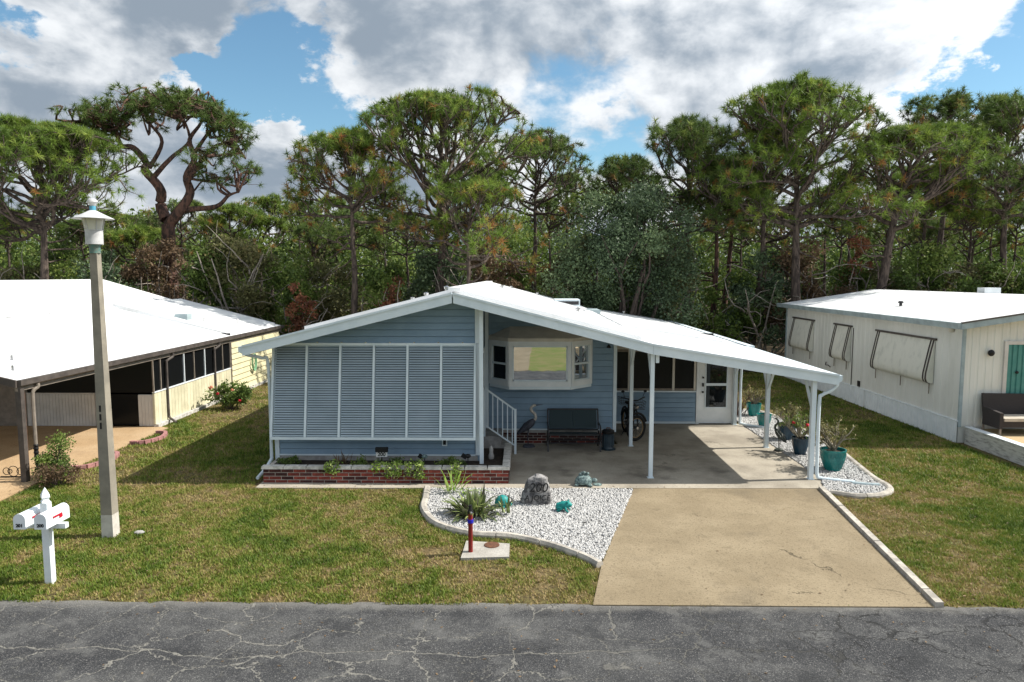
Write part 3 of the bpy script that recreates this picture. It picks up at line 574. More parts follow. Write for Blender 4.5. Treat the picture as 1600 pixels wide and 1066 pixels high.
# carport posts, beams, braces
def post(x, y, ztop, braces, w=.088):
    p = box('carport_post', 'trim_blue', house, x - w / 2, x + w / 2, y - w / 2, y + w / 2, .03, ztop)
    for s in braces: MB().bar((x, y + s * .05, ztop - .62), (x, y + s * .46, ztop - .03), .055, .045).build('post_brace', 'trim_blue', p)
    MB().box(x - .07, x + .07, y - .07, y + .07, .03, .042).build('post_foot', 'trim_blue', p)
post(2.92, 15.5, 2.855, (1,)); post(2.93, 18.45, 2.855, (1, -1)); post(6.50, 15.44, 2.245, (1,), .10); post(6.51, 18.33, 2.245, (1, -1), .10); post(6.53, 21.17, 2.245, (-1,), .10)
box('carport_beam', 'trim_blue', house, 6.45, 6.56, FY + .02, 21.25, 2.25, 2.37); box('carport_beam', 'trim_blue', house, 2.87, 2.975, FY + .02, 21.25, 2.86, 2.955)
box('post_bracket', 'trim_blue', house, 2.98, 3.05, 15.40, 15.46, 2.66, 2.90)
for yy in (17.0, 19.5): slopeslab('roof_joist', 'cream_trim', 2.98, 6.44, yy, yy + .05, -T - .005, .09, house)
box('porch_column', 'trim_blue', house, -.965, -.875, 15.72, 15.81, .2, zt(-.9) - T - .01)
# downspouts
def pipe(pts, parent, m='trim_blue', r=.038, n=8, name='downspout'): return MB().tube(smooth_curve(pts, 5), r, n).build(name, m, parent, smooth=True)
pipe([(7.02, 15.45, 2.27), (7.0, 15.45, 2.14), (6.86, 15.44, 2.03), (6.68, 15.43, 1.94), (6.625, 15.42, 1.78), (6.625, 15.41, .4), (6.64, 15.40, .12), (6.73, 15.36, .07), (7.35, 15.12, .06)], house)
pipe([(7.02, 20.9, 2.27), (6.9, 20.95, 2.12), (6.66, 21.0, 2.0), (6.64, 21.0, .3), (6.7, 20.95, .1), (7.3, 20.6, .07)], house)
pipe([(-6.24, 15.55, 2.88), (-6.22, 15.62, 2.80), (-5.98, 15.85, 2.70), (-5.86, 15.93, 2.5), (-5.86, 15.95, .5), (-5.86, 15.9, .3), (-5.88, 15.5, .16), (-5.88, 15.1, .1)], house)
MB().tube(smooth_curve([(7.25, 15.05, .055), (7.6, 14.95, .05), (7.78, 14.93, .05)], 4), .045, 8).build('downspout_extension', 'pale_blue_trim', house, smooth=True)
# bay window
WZ0, WZ1 = 1.64, 2.96; B = [(-.86, 18.66), (-.33, 18.10), (1.29, 18.10), (1.88, 18.66)]
bay = MB().prism([B[0], B[1], B[2], B[3]], 'z', WZ0 - .03, WZ0 + .05).build('bay_window', 'trim_blue', house)
MB().add([(-.90, 18.70, WZ1 + .02), (-.35, 18.05, WZ1 + .0), (1.31, 18.05, WZ1 + .0), (1.93, 18.70, WZ1 + .02), (-.30, 18.70, 3.24), (1.2, 18.70, 3.24), (-.90, 18.70, WZ1 - .08), (-.35, 18.05, WZ1 - .08), (1.31, 18.05, WZ1 - .08), (1.93, 18.70, WZ1 - .08)],
         [(0, 1, 4), (1, 2, 5, 4), (2, 3, 5), (0, 6, 7, 1), (1, 7, 8, 2), (2, 8, 9, 3), (6, 9, 8, 7), (0, 4, 5, 3, 9, 6)]).build('bay_roof', 'cream_trim', bay)
def bayside(a, b, glass, split, fw=.09):
    a = np.array(a); b = np.array(b); d = (b - a) / np.linalg.norm(b - a); nn = np.array([d[1], -d[0]]); L = np.linalg.norm(b - a)
    def quadbox(t0, t1, z0, z1, o0, o1):
        P = lambda t, o: a + d * t + nn * o
        c = [P(t0, o1), P(t1, o1), P(t1, o0), P(t0, o0)]; return MB().hexa([(q[0], q[1], z0) for q in c] + [(q[0], q[1], z1) for q in c])
    quadbox(.004, L - .004, WZ0 + .051, WZ1 - .081, -.05, -.03).build('window_pane', glass, bay)
    for (t0, t1, z0, z1) in [(.002, fw, WZ0 + .052, WZ1 - .082), (L - fw, L - .002, WZ0 + .052, WZ1 - .082), (fw, L - fw, WZ0 + .052, WZ0 + .19), (fw, L - fw, WZ1 - .20, WZ1 - .082)]: quadbox(t0, t1, z0, z1, -.028, .03).build('window_frame', 'white_trim', bay)
    for (t0, t1, z0, z1) in [(fw, fw + .035, WZ0 + .19, WZ1 - .20), (L - fw - .035, L - fw, WZ0 + .19, WZ1 - .20), (fw, L - fw, WZ0 + .19, WZ0 + .225), (fw, L - fw, WZ1 - .235, WZ1 - .20)]: quadbox(t0 + .001, t1 - .001, z0 + .001, z1 - .001, -.027, .012).build('sash', 'trim_blue', bay)
    if split: quadbox(fw + .036, L - fw - .036, 2.25, 2.30, -.027, .015).build('sash_rail', 'trim_blue', bay)
bayside(B[0], B[1], 'dark_glass', True); bayside(B[1], B[2], 'bay_glass', False); bayside(B[2], B[3], 'bay_glass', True)
MB().lathe([(.05, 0), (.055, .03), (.03, .07), (.02, .09)], (2.33, 18.60, 2.66), 12).build('wall_lamp', 'black', house, smooth=True)
# screen room: kick wall, windows, door, dim interior
ry = 21.28
for i in range(6): z0 = .11 + i * .148; MB().hexa([(2.66, ry - .045, z0), (5.34, ry - .045, z0), (5.34, ry, z0), (2.66, ry, z0), (2.66, ry - .02, z0 + .134), (5.34, ry - .02, z0 + .134), (5.34, ry, z0 + .134), (2.66, ry, z0 + .134)]).build('siding_plank', 'siding', house)
box('kick_wall', 'siding', house, 2.6, 5.36, ry + .001, ry + .08, .03, 1.02); box('base_trim', 'trim_blue', house, 2.62, 5.36, ry - .035, ry - .001, .04, .105)
box('window_sill', 'trim_blue', house, 2.62, 5.36, ry - .05, ry + .085, 1.022, 1.06)
MB().prism([(2.6, 2.34), (6.6, 2.34), (6.6, zt(6.6) - T - .015), (2.92, zt(2.92) - T - .015), (2.6, zt(2.92) - T - .015)], 'y', ry, ry + .07).build('upper_wall', 'cream_trim', house)
win = box('screen_window', 'screen', house, 2.62, 5.34, ry + .03, ry + .04, 1.061, 2.338)
for x in (2.66, 3.30, 3.98, 4.66, 5.32): box('window_frame', 'cream_trim', win, x - .035, x + .035, ry - .01, ry + .029, 1.062, 2.337)
for (z0, z1) in ((1.062, 1.13), (2.26, 2.336)): 
    for xa, xb in ((2.696, 3.264), (3.336, 3.944), (4.016, 4.624), (4.696, 5.284)): box('window_frame', 'tan_trim', win, xa, xb, ry - .005, ry + .028, z0, z1)
door = box('front_door', 'white_trim', house, 5.46, 6.46, ry - .01, ry + .045, .05, 2.14, label='white storm door with two dark glass panes')
for (z0, z1) in ((.56, 1.22), (1.30, 2.05)): box('door_pane', 'dark_glass', door, 5.66, 6.28, ry - .0135, ry - .0105, z0, z1)
for (x0, x1, z0, z1) in [(5.63, 5.659, .53, 2.08), (6.281, 6.31, .53, 2.08), (5.66, 6.28, .53, .559), (5.66, 6.28, 1.221, 1.299), (5.66, 6.28, 2.051, 2.08)]: box('door_moulding', 'trim_blue', door, x0, x1, ry - .03, ry - .0105, z0, z1)
for z0 in (1.0, 1.2, 1.45): box('door_handle', 'black', door, 5.535, 5.585, ry - .06, ry - .0105, z0, z0 + (.10 if z0 == 1.2 else .05))
box('door_frame', 'white_trim', house, 5.365, 5.455, ry - .04, ry + .06, .03, 2.335); box('door_frame', 'white_trim', house, 6.465, 6.60, ry - .045, ry + .06, .03, 2.335); box('door_frame', 'white_trim', house, 5.456, 6.464, ry - .03, ry + .06, 2.145, 2.335)
box('room_wall', 'interior', house, 2.6, 6.6, 24.0, 24.1, .03, 2.6); box('room_wall', 'off_white', house, 6.5, 6.6, ry + .1, 32.6, .03, 2.35)

# ------------------------------------------------------------------ street lamp, mailboxes, standpipe
lp = thing('street_lamp', 'square tapered concrete lamp post with white coolie shade lantern', 'street lamp', (-7.24, 11.85, 0))
cx, cy = -7.26, 11.86
def sq(w, z, dx=0): return [(cx - w + dx, cy - w, z), (cx + w + dx, cy - w, z), (cx + w + dx, cy + w, z), (cx - w + dx, cy + w, z)]
pm = MB().hexa(sq(.099, .42) + sq(.062, 4.98)).build('post', 'concrete_post', lp); MB().hexa(sq(.104, -.05) + sq(.0995, .418)).build('post_base', 'post_base', lp)
for zz in (1.95, 2.10, 2.25): w_ = .099 - (zz - .42) * .0081; box('hand_hole', 'black', pm, cx - .03, cx + .0, cy - w_ - .006, cy - w_ + .02, zz, zz + .11)
MB().lathe([(.085, 4.97), (.085, 5.08), (.10, 5.10), (.10, 5.12)], (cx, cy, 0), 16).build('collar', 'lamp_green', lp, smooth=True)
MB().lathe([(.135, 5.12), (.135, 5.345), (.14, 5.35), (.14, 5.365)], (cx, cy, 0), 20).build('lamp_housing', 'lamp_white', lp, smooth=True)
lg = MB().lathe([(.128, 5.366), (.168, 5.55)], (cx, cy, 0), 20).build('lantern_glass', 'lamp_glass', lp, smooth=True)
for k_ in range(6):
    a = k_ * math.pi / 3 + .3; MB().bar((cx + .133 * math.cos(a), cy + .133 * math.sin(a), 5.366), (cx + .172 * math.cos(a), cy + .172 * math.sin(a), 5.55), .012).build('lantern_bar', 'lamp_white', lg)
sh = MB().lathe([(.315, 5.545), (.315, 5.553), (.16, 5.63), (.05, 5.69)], (cx, cy, 0), 28).build('lamp_shade', 'lamp_white', lp, smooth=True)
MB().lathe([(.048, 5.685), (.048, 5.76)], (cx, cy, 0), 14).build('photocell', 'lamp_blue', lp, smooth=True); MB().lathe([(.04, 5.761), (.06, 5.80), (.085, 5.83), (.075, 5.865), (.03, 5.885)], (cx, cy, 0), 14).build('photocell_cap', 'lamp_white', lp, smooth=True)
rk = MB().blob((-6.83, 11.98, .03), (.10, .06, .03), 8, 5, jit=.2, seed=2).build('flat_stone', 'foundation', None, org=(-6.83, 11.98, 0), label='small flat pale stone in grass beside lamp post', cat='stone')

mb = thing('mailbox_stand', 'white mailbox post with pointed finial carrying mailboxes 201 and 200', 'mailbox', (-7.06, 9.98, 0))
mx, my = -7.06, 9.98
MB().box(mx - .052, mx + .052, my - .052, my + .052, -.05, 1.24).build('post', 'white_trim', mb)
MB().lathe([(.072, 1.24), (.078, 1.262), (.055, 1.285), (.055, 1.30), (.075, 1.325), (.07, 1.36), (.045, 1.41), (.004, 1.47)], (mx, my, 0), 4).build('finial', 'white_trim', mb)
MB().box(mx - .29, mx - .053, my - .04, my + .04, .86, .935).box(mx + .053, mx + .30, my - .04, my + .04, .86, .935).build('cross_arm', 'white_trim', mb)
def mailbox(x, num, lab):
    w_, z0, h_ = .085, .936, .14; y0, y1 = my - .27, my + .24; pr = [(x - w_, z0), (x + w_, z0), (x + w_, z0 + h_)] + [(x + w_ * math.cos(t), z0 + h_ + w_ * math.sin(t)) for t in np.linspace(0.25, math.pi - .25, 9)] + [(x - w_, z0 + h_)]
    b = MB().prism(pr, 'y', y0, y1).build('mailbox', 'white_trim', mb, label=lab, smooth=True)
    pr2 = [(x + (px - x) * 1.04, z0 + (pz - z0) * 1.02) for px, pz in pr]; MB().prism(pr2, 'y', y0 - .018, y0 - .001).build('mailbox_door', 'white_trim', b)
    fl = MB().box(x + w_ + .004, x + w_ + .012, y0 + .13, y0 + .33, z0 + .115, z0 + .14).box(x + w_ + .004, x + w_ + .012, y0 + .27, y0 + .335, z0 + .075, z0 + .114).build('flag', 'red_flag', b)
    text('number', num, .068, (x, y0 - .022, z0 + .055), 'black', b, bold=.002)
mailbox(mx - .20, '201', 'white mailbox numbered 201 with red flag'); mailbox(mx + .105, '200', 'white mailbox numbered 200 with red flag')

pp = thing('standpipe', 'red standpipe with blue band on square concrete pad in lawn', 'standpipe', (-.60, 11.2, 0))
MB().prism([(-.98, 10.88), (-.2, 10.94), (-.2, 11.5), (-.95, 11.62)], 'z', -.05, .05).build('pad', 'pad_concrete', pp)
px_, py_ = -.84, 11.14
pipe_o = MB().lathe([(.038, .05), (.038, .70)], (px_, py_, 0), 14).build('pipe', 'red_paint', pp, smooth=True); MB().lathe([(.05, .545), (.05, .60)], (px_, py_, 0), 14).build('band', 'blue_paint', pp, smooth=True)
MB().lathe([(.045, .70), (.05, .735), (.03, .78), (.03, .84)], (px_, py_, 0), 12).build('cap', 'black', pp, smooth=True); MB().bar((px_ - .01, py_ - .02, .74), (px_ + .03, py_ - .09, .72), .03).build('spout', 'chrome', pp)
MB().lathe([(.13, .05), (.13, .062), (.11, .066)], (-.50, 11.42, 0), 20).build('lid', 'rust', pp, smooth=True)

# ------------------------------------------------------------------ carved stone and garden figures
import bmesh
from mathutils import noise as mn
ro = thing('number_stone', 'upright grey boulder carved with number 200 standing in white gravel', 'boulder', (.30, 13.66, 0))
bm = bmesh.new(); bmesh.ops.create_icosphere(bm, subdivisions=5, radius=1.0)
outl = [(-.31, 0), (-.315, .12), (-.285, .26), (-.22, .42), (-.16, .53), (-.02, .605), (.12, .62), (.21, .56), (.25, .42), (.275, .30), (.31, .16), (.30, 0)]
def halfw(zz, side):
    pts = [p for p in outl if (p[0] < 0.0) == (side < 0)]; pts.sort(key=lambda p: p[1])
    zs = [p[1] for p in pts]; xs = [abs(p[0]) for p in pts]; return float(np.interp(zz, zs + [.64], xs + [.02]))
for v in bm.verts:
    n0 = v.co.copy(); zz = (n0.z + 1) / 2 * .66 - .03; r2 = math.sqrt(max(1e-6, n0.x ** 2 + n0.y ** 2)); ca, sa = n0.x / r2, n0.y / r2
    pw = min(1.0, r2 * 2.2); hx = halfw(max(zz, 0), ca); f_ = 1 / max(abs(ca) ** 3 + abs(sa) ** 3, 1e-4) ** (1 / 3.0)
    x = hx * ca * f_ * pw; y = (.155 - .07 * zz) * sa * f_ * pw
    d = mn.fractal(Vector((x * 5, y * 5, zz * 5)), 0.7, 2.1, 5) * .022; v.co = Vector((x + ca * d, y + sa * d, zz + d * .4))
me = bpy.data.meshes.new('boulder'); bm.to_mesh(me); bm.free(); me.polygons.foreach_set('use_smooth', np.ones(len(me.polygons), bool)); link('boulder', me, 'rock', ro)
text('carved_number', '200', .25, (.33, 13.49, .40), 'black', ro, rot=(R(84), 0, 0), depth=.012, shear=.2); text('carved_name', 'A JOICE', .145, (.31, 13.478, .20), 'black', ro, rot=(R(84), 0, 0), depth=.010, shear=.15)
def turtle(name, label, x, y, s, rot, m, z=.05, cat='figurine'):
    t = thing(name, label, cat, (x, y, z)); c, sn = math.cos(rot), math.sin(rot)
    def W(a, b, zz): return (x + (a * c - b * sn) * s, y + (a * sn + b * c) * s, z + zz * s)
    MB().lathe([(.20, .04), (.215, .07), (.19, .14), (.13, .20), (.05, .225), (.005, .23)], (x, y, z), 16, s, s * .82).build('shell', m, t, smooth=True)
    MB().blob(W(.24, 0, .12), (.075 * s, .055 * s, .055 * s), 9, 6, rot).build('head', m, t, smooth=True)
    for a, b in ((.15, .14), (.15, -.14), (-.14, .13), (-.14, -.13)): MB().blob(W(a, b, .035), (.075 * s, .045 * s, .035 * s), 8, 5, rot + math.atan2(b, a)).build('leg', m, t, smooth=True)
    return t
def frog(label, x, y, s, rot, m, z=.05):
    t = thing('frog_figurine', label, 'figurine', (x, y, z)); c, sn = math.cos(rot), math.sin(rot)
    def W(a, b, zz): return (x + (a * c - b * sn) * s, y + (a * sn + b * c) * s, z + zz * s)
    MB().tube([W(-.17, 0, .05), W(-.12, 0, .10), W(0, 0, .14), (W(.10, 0, .17)), W(.19, 0, .165), W(.23, 0, .15)], [.03 * s, .09 * s, .105 * s, .09 * s, .065 * s, .03 * s], 12).build('body', m, t, smooth=True)
    for b in (-.055, .055):
        MB().blob(W(.13, b, .245), (.03 * s,) * 3, 8, 6).build('eye', m, t, smooth=True)
        MB().tube([W(.08, b * 1.3, .12), W(.11, b * 2.0, .05), W(.17, b * 2.3, .012)], [.035 * s, .025 * s, .02 * s], 7).build('front_leg', m, t, smooth=True)
        MB().tube([W(-.10, b * 1.5, .07), W(.0, b * 2.5, .10), W(-.11, b * 2.7, .03), W(-.03, b * 3.0, .012)], [.05 * s, .042 * s, .03 * s, .022 * s], 7).build('hind_leg', m, t, smooth=True)
frog('small bright teal frog figurine right of the number stone', .80, 13.18, .78, R(-15), 'teal_paint')
turtle('turtle_figurine', 'teal turtle figurine with domed shell left of the number stone', -.38, 13.42, .72, R(-35), 'teal_paint')
tt = turtle('turtle_figurine', 'weathered verdigris turtle sculpture at front edge of shaded carport', 1.36, 14.92, .95, R(-8), 'verdigris', .03)
for i in range(5): MB().blob((1.28 + .04 * i, 14.9 + .03 * (i % 2), .27 + .02 * (i % 3)), (.04, .03, .035), 7, 5).build('shell_crest', 'verdigris', tt, smooth=True)
MB().lathe([(.10, .03), (.10, .045), (.06, .06)], (1.66, 14.93, 0), 14).build('base_dish', 'verdigris', tt)
def heron(label, x, y, hgt, rot, mb_, mn_, base=True, z=.03, neckdown=False):
    t = thing('heron_statue', label, 'statue', (x, y, z)); c, sn = math.cos(rot), math.sin(rot); s = hgt / 1.0
    def W(a, zz, b=0): return (x + (a * c - b * sn) * s, y + (a * sn + b * c) * s, z + zz * s)
    MB().tube([W(-.30, .30), W(-.22, .36), W(-.08, .47), W(.04, .57), W(.10, .64)], [.012 * s, .05 * s, .095 * s, .085 * s, .04 * s], 12).build('body', mb_, t, smooth=True)
    MB().tube([W(-.26, .32, .04), W(-.12, .46, .085), W(.03, .60, .07)], [.015 * s, .05 * s, .02 * s], 8).build('wing', mb_, t, smooth=True); MB().tube([W(-.26, .32, -.04), W(-.12, .46, -.085), W(.03, .60, -.07)], [.015 * s, .05 * s, .02 * s], 8).build('wing', mb_, t, smooth=True)
    if neckdown: nk = [W(.07, .60), W(.14, .52), W(.13, .40), W(.10, .30), W(.13, .22)]
    else: nk = smooth_curve([W(.06, .60), W(.13, .66), W(.12, .76), W(.04, .84), W(.03, .92), W(.09, .965)], 4)
    MB().tube(nk, [.045 * s] + [.032 * s] * (len(nk) - 2) + [.026 * s], 9).build('neck', mn_, t, smooth=True)
    e = nk[-1]; hd = (np.array(W(.10, .97)) if not neckdown else np.array(W(.14, .20)))
    MB().blob(hd, (.05 * s, .03 * s, .03 * s), 9, 6, rot).build('head', mn_, t, smooth=True)
    tip = W(.30, .985) if not neckdown else W(.22, .05); MB().tube([hd, tip], [.018 * s, .003 * s], 6).build('beak', mb_, t)
    for b in (-.03, .03): MB().tube([W(-.03, .45, b), W(-.05, .24, b), W(-.03, .0, b)], [.018 * s, .011 * s, .011 * s], 6).build('leg', mb_, t)
    if base: MB().blob(W(-.03, .02), (.15 * s, .12 * s, .05 * s), 10, 5, jit=.12).build('base', mb_, t)
heron('great blue heron statue with pale neck standing beside porch bench', .22, 18.30, 1.16, R(0), 'heron_grey', 'heron_white')
heron('dark bronze heron statue with lowered head beside carport post', 6.70, 17.98, .85, R(120), 'bronze', 'bronze', True, .04)

# ------------------------------------------------------------------ porch furniture
bn = thing('porch_bench', 'dark grey mesh glider bench with padded back against porch wall', 'bench', (1.37, 18.2, 0))
x0, x1 = .70, 2.04
for a, b in ((x0 + .04, 1.365), (1.375, x1 - .04)):
    MB().hexa([(a, 18.28, .55), (b, 18.28, .55), (b, 18.31, .55), (a, 18.31, .55), (a, 18.46, 1.0), (b, 18.46, 1.0), (b, 18.49, 1.0), (a, 18.49, 1.0)]).build('backrest', 'sling', bn)
    MB().hexa([(a, 17.86, .45), (b, 17.86, .45), (b, 18.32, .41), (a, 18.32, .41), (a, 17.86, .475), (b, 17.86, .475), (b, 18.32, .435), (a, 18.32, .435)]).build('seat', 'sling', bn)
MB().bar((x0, 18.30, .52), (x0, 18.49, 1.01), .035).bar((x1, 18.30, .52), (x1, 18.49, 1.01), .035).bar((x0 - .01, 18.48, 1.02), (x1 + .01, 18.48, 1.02), .035).bar((x0, 17.85, .46), (x1, 17.85, .46), .04).bar((x0, 18.33, .50), (x1, 18.33, .50), .04).build('frame', 'dark_metal', bn)
for x in (x0 - .01, x1 + .01):
    MB().tube(smooth_curve([(x, 17.84, .30), (x, 17.80, .56), (x, 17.90, .67), (x, 18.2, .68), (x, 18.38, .66)], 4), .022, 8).build('armrest', 'dark_metal', bn, smooth=True)
    for ya, yb in ((17.90, 17.80), (18.3, 18.45)): MB().bar((x, ya, .48), (x, yb, .03), .04).build('leg', 'dark_metal', bn)
MB().bar((x0, 17.95, .22), (x1, 17.95, .22), .03).bar((x0, 18.28, .22), (x1, 18.28, .22), .03).build('stretcher', 'dark_metal', bn)
ur = thing('metal_urn', 'dark blue ribbed metal urn on round foot beside porch wall', 'urn', (2.28, 18.1, .03))
MB().lathe([(.20, .03), (.205, .05), (.15, .065), (.135, .10), (.145, .20), (.15, .34), (.14, .42), (.155, .45)], (2.28, 18.1, 0), 24).build('body', 'urn', ur, smooth=True)
for k_ in range(8):
    a = k_ * math.pi / 4; MB().bar((2.28 + .152 * math.cos(a), 18.1 + .152 * math.sin(a), .10), (2.28 + .157 * math.cos(a), 18.1 + .157 * math.sin(a), .42), .018).build('rib', 'urn', ur)
MB().lathe([(.15, .45), (.165, .47), (.16, .53), (.13, .55)], (2.28, 18.1, 0), 20).build('rim', 'black', ur, smooth=True); MB().tube([(2.33, 18.1, .54), (2.33, 18.08, .60), (2.24, 18.08, .605), (2.23, 18.1, .54)], .012, 6).build('handle', 'rust', ur)

bk = thing('electric_bike', 'black fat tyre electric bicycle with wire baskets parked in carport', 'bicycle', (3.1, 19.2, .03))
hx, hy = -.12, .99                 # bike runs back from the front wheel along (hx,hy)
Fw = np.array([3.16, 19.0]); 
def BK(l, zz, s=0.0): return (Fw[0] + hx * l - hy * s, Fw[1] + hy * l + hx * s, .03 + zz)
def wheel(l, r, nm):
    wx, wy = (.80, .60) if nm == 'f' else (hx, hy)
    def BK(q, zz, s=0.0): return (Fw[0] + hx * l + wx * (q - l) - wy * s, Fw[1] + hy * l + wy * (q - l) + wx * s, .03 + zz)
    n = 28; V = []; F = []; k = 8; tr = .045
    for i in range(n):
        a = 2 * math.pi * i / n
        for j in range(k):
            b = 2 * math.pi * j / k; rr = r - tr + tr * math.cos(b); V.append(BK(l + rr * math.cos(a), r + rr * math.sin(a), tr * math.sin(b)))
    for i in range(n):
        for j in range(k): F.append((i * k + j, ((i + 1) % n) * k + j, ((i + 1) % n) * k + (j + 1) % k, i * k + (j + 1) % k))
    wo = MB().add(V, F).build('wheel', 'tyre', bk, smooth=True)
    m = MB(); pts = [BK(l + (r - .10) * math.cos(a), r + (r - .10) * math.sin(a)) for a in np.linspace(0, 2 * math.pi, 29)]; m.tube(pts, .014, 6, False).build('rim', 'tan_rim', wo, smooth=True)
    sp = MB()
    for i in range(8): a = math.pi * 2 * i / 8; sp.bar(BK(l, r), BK(l + (r - .1) * math.cos(a), r + (r - .1) * math.sin(a)), .012)
    sp.build('spokes', 'dark_metal', wo); MB().tube([BK(l, r, -.06), BK(l, r, .06)], .045, 10).build('hub', 'chrome', wo)
wheel(0, .365, 'f'); wheel(1.12, .345, 'r')
MB().tube([BK(-.0, .36, .06), BK(.12, .78, .055), BK(.20, 1.02, .0)], .022, 7).tube([BK(-.0, .36, -.06), BK(.12, .78, -.055), BK(.20, 1.02, 0)], .022, 7).build('fork', 'black', bk, smooth=True)
MB().tube([BK(.16, .86), BK(.45, .52), BK(.62, .33)], .04, 8).tube([BK(.62, .33), BK(.80, .88)], .028, 8).tube([BK(.62, .33), BK(1.12, .345)], .022, 7).tube([BK(.76, .72), BK(1.12, .345)], .02, 7).tube([BK(.17, .9), BK(.55, .6), BK(.74, .62)], .028, 7).build('frame', 'black', bk, smooth=True)
MB().blob(BK(.84, .93), (.14, .10, .05), 10, 6, math.atan2(hy, hx)).build('saddle', 'black', bk, smooth=True)
MB().tube(smooth_curve([BK(.36, 1.16, .34), BK(.24, 1.15, .22), BK(.19, 1.10, .08), BK(.19, 1.10, -.08), BK(.24, 1.15, -.22), BK(.36, 1.16, -.34)], 4), .017, 7).build('handlebar', 'black', bk, smooth=True)
for s_ in (-.32, .32): MB().tube([BK(.28, 1.16, s_ * .8), BK(.25, 1.32, s_ * .95)], .008, 5).blob(BK(.25, 1.35, s_), (.05, .03, .035), 8, 6).build('mirror', 'black', bk, smooth=True)
MB().lathe([(.02, -.06), (.075, -.01), (.08, .05)], BK(.03, .93), 12).build('headlight', 'chrome', bk, smooth=True)
arc = [(Fw[0] + .80 * .41 * math.cos(a), Fw[1] + .60 * .41 * math.cos(a), .03 + .365 + .41 * math.sin(a)) for a in np.linspace(.35, 2.7, 10)]; MB().tube(arc, .035, 6).build('mudguard', 'black', bk, smooth=True)
arc = [BK(1.12 + .40 * math.cos(a), .345 + .40 * math.sin(a)) for a in np.linspace(.2, 2.6, 10)]; MB().tube(arc, .035, 6).build('mudguard', 'black', bk, smooth=True)
def basket(l0, l1, z0, z1, hw):
    b = MB()
    for zz in np.linspace(z0, z1, 4):
        sh_ = .85 + .15 * (zz - z0) / (z1 - z0); pts = [BK((l0 + l1) / 2 + (l0 - l1) / 2 * sh_, zz, hw * sh_), BK((l0 + l1) / 2 + (l0 - l1) / 2 * sh_, zz, -hw * sh_), BK((l0 + l1) / 2 - (l0 - l1) / 2 * sh_, zz, -hw * sh_), BK((l0 + l1) / 2 - (l0 - l1) / 2 * sh_, zz, hw * sh_)]
        for i in range(4): b.bar(pts[i], pts[(i + 1) % 4], .009)
    for i in range(7):
        t = i / 6; s_ = -hw + 2 * hw * t
        for l in (l0, l1): b.bar(BK(l, z0, s_ * .85), BK(l, z1, s_), .006)
        b.bar(BK(l0, z0 + .002, s_ * .85), BK(l1, z0 + .002, s_ * .85), .006)
    b.build('basket', 'dark_metal', bk)
basket(-.24, .06, .92, 1.14, .19); basket(.98, 1.35, .82, 1.02, .17)
MB().bar(BK(.62, .30, .08), BK(.68, .0, .24), .018).build('kickstand', 'black', bk); MB().bar(BK(.52, .28, .0), BK(.72, .36, .0), .09).build('motor_case', 'dark_metal', bk)

# ------------------------------------------------------------------ leaf and branch helpers
def branch_mesh(segs, n=5):
    """segs: list of (points array (k,3), radii array k)"""
    V = []; F = []; o = 0
    cs = np.cos(np.arange(n) * 2 * np.pi / n); sn = np.sin(np.arange(n) * 2 * np.pi / n)
    for P, r in segs:
        P = np.asarray(P, float); r = np.asarray(r, float); k = len(P); D = np.gradient(P, axis=0); D /= np.linalg.norm(D, axis=1)[:, None] + 1e-9
        ref = np.array([0.0, 0, 1]) if abs(D[:, 2]).mean() < 0.75 else np.array([1.0, 0, 0])
        U = np.cross(D, ref); U /= np.linalg.norm(U, axis=1)[:, None] + 1e-9; W = np.cross(D, U)
        V.append((P[:, None, :] + r[:, None, None] * (cs[None, :, None] * U[:, None, :] + sn[None, :, None] * W[:, None, :])).reshape(-1, 3))
        i = np.arange(k - 1)[:, None] * n; j = np.arange(n)[None, :]; j2 = (j + 1) % n
        F.append(np.stack([i + j, i + j2, i + n + j2, i + n + j], -1).reshape(-1, 4) + o); o += k * n
    return np.concatenate(V), np.concatenate(F)
def tufts(pos, axis, rs, N, l0, l1, wid, spread, tone):
    """needle bunches: N narrow triangles each"""
    T_ = len(pos); ax = axis / (np.linalg.norm(axis, axis=1)[:, None] + 1e-9); d = rs.normal(size=(T_, N, 3)); d /= np.linalg.norm(d, axis=2)[:, :, None]
    d = d * spread + ax[:, None, :] * (1.05 - spread * .45); d /= np.linalg.norm(d, axis=2)[:, :, None]
    L = rs.uniform(l0, l1, (T_, N, 1)); side = np.cross(d, rs.normal(size=(T_, N, 3))); side /= np.linalg.norm(side, axis=2)[:, :, None] + 1e-9
    p = pos[:, None, :] + ax[:, None, :] * rs.uniform(-.12, .05, (T_, N, 1)); tip = p + d * L; tip[:, :, 2] -= L[:, :, 0] * .10; mid = p + d * L * .55
    V = np.stack([p - side * wid, p + side * wid, tip], 2).reshape(-1, 3); n = T_ * N
    F = np.arange(n * 3).reshape(-1, 3)
    tn = np.repeat(np.clip(np.repeat(tone, N) + rs.uniform(-.07, .07, n), 0, 1), 3); return V, F, tn
def leaves(pos, rs, size, tone, up=0.3, aspect=.55):
    n = len(pos); d = rs.normal(size=(n, 3)); d /= np.linalg.norm(d, axis=1)[:, None]; nn = rs.normal(size=(n, 3)); nn[:, 2] += up * 2; s = np.cross(d, nn); s /= np.linalg.norm(s, axis=1)[:, None] + 1e-9
    L = size * rs.uniform(.6, 1.3, (n, 1)); a = pos - d * L * .5; b = pos + d * L * .5; m = pos + s * L * aspect * .5; m2 = pos - s * L * aspect * .5
    V = np.stack([a, m, b, m2], 1).reshape(-1, 3); F = (np.array([[0, 1, 2, 3]])[None] + (np.arange(n) * 4)[:, None, None]).reshape(-1, 4); return V, F, np.repeat(tone, 4)
def unit(v): return v / (np.linalg.norm(v) + 1e-9)
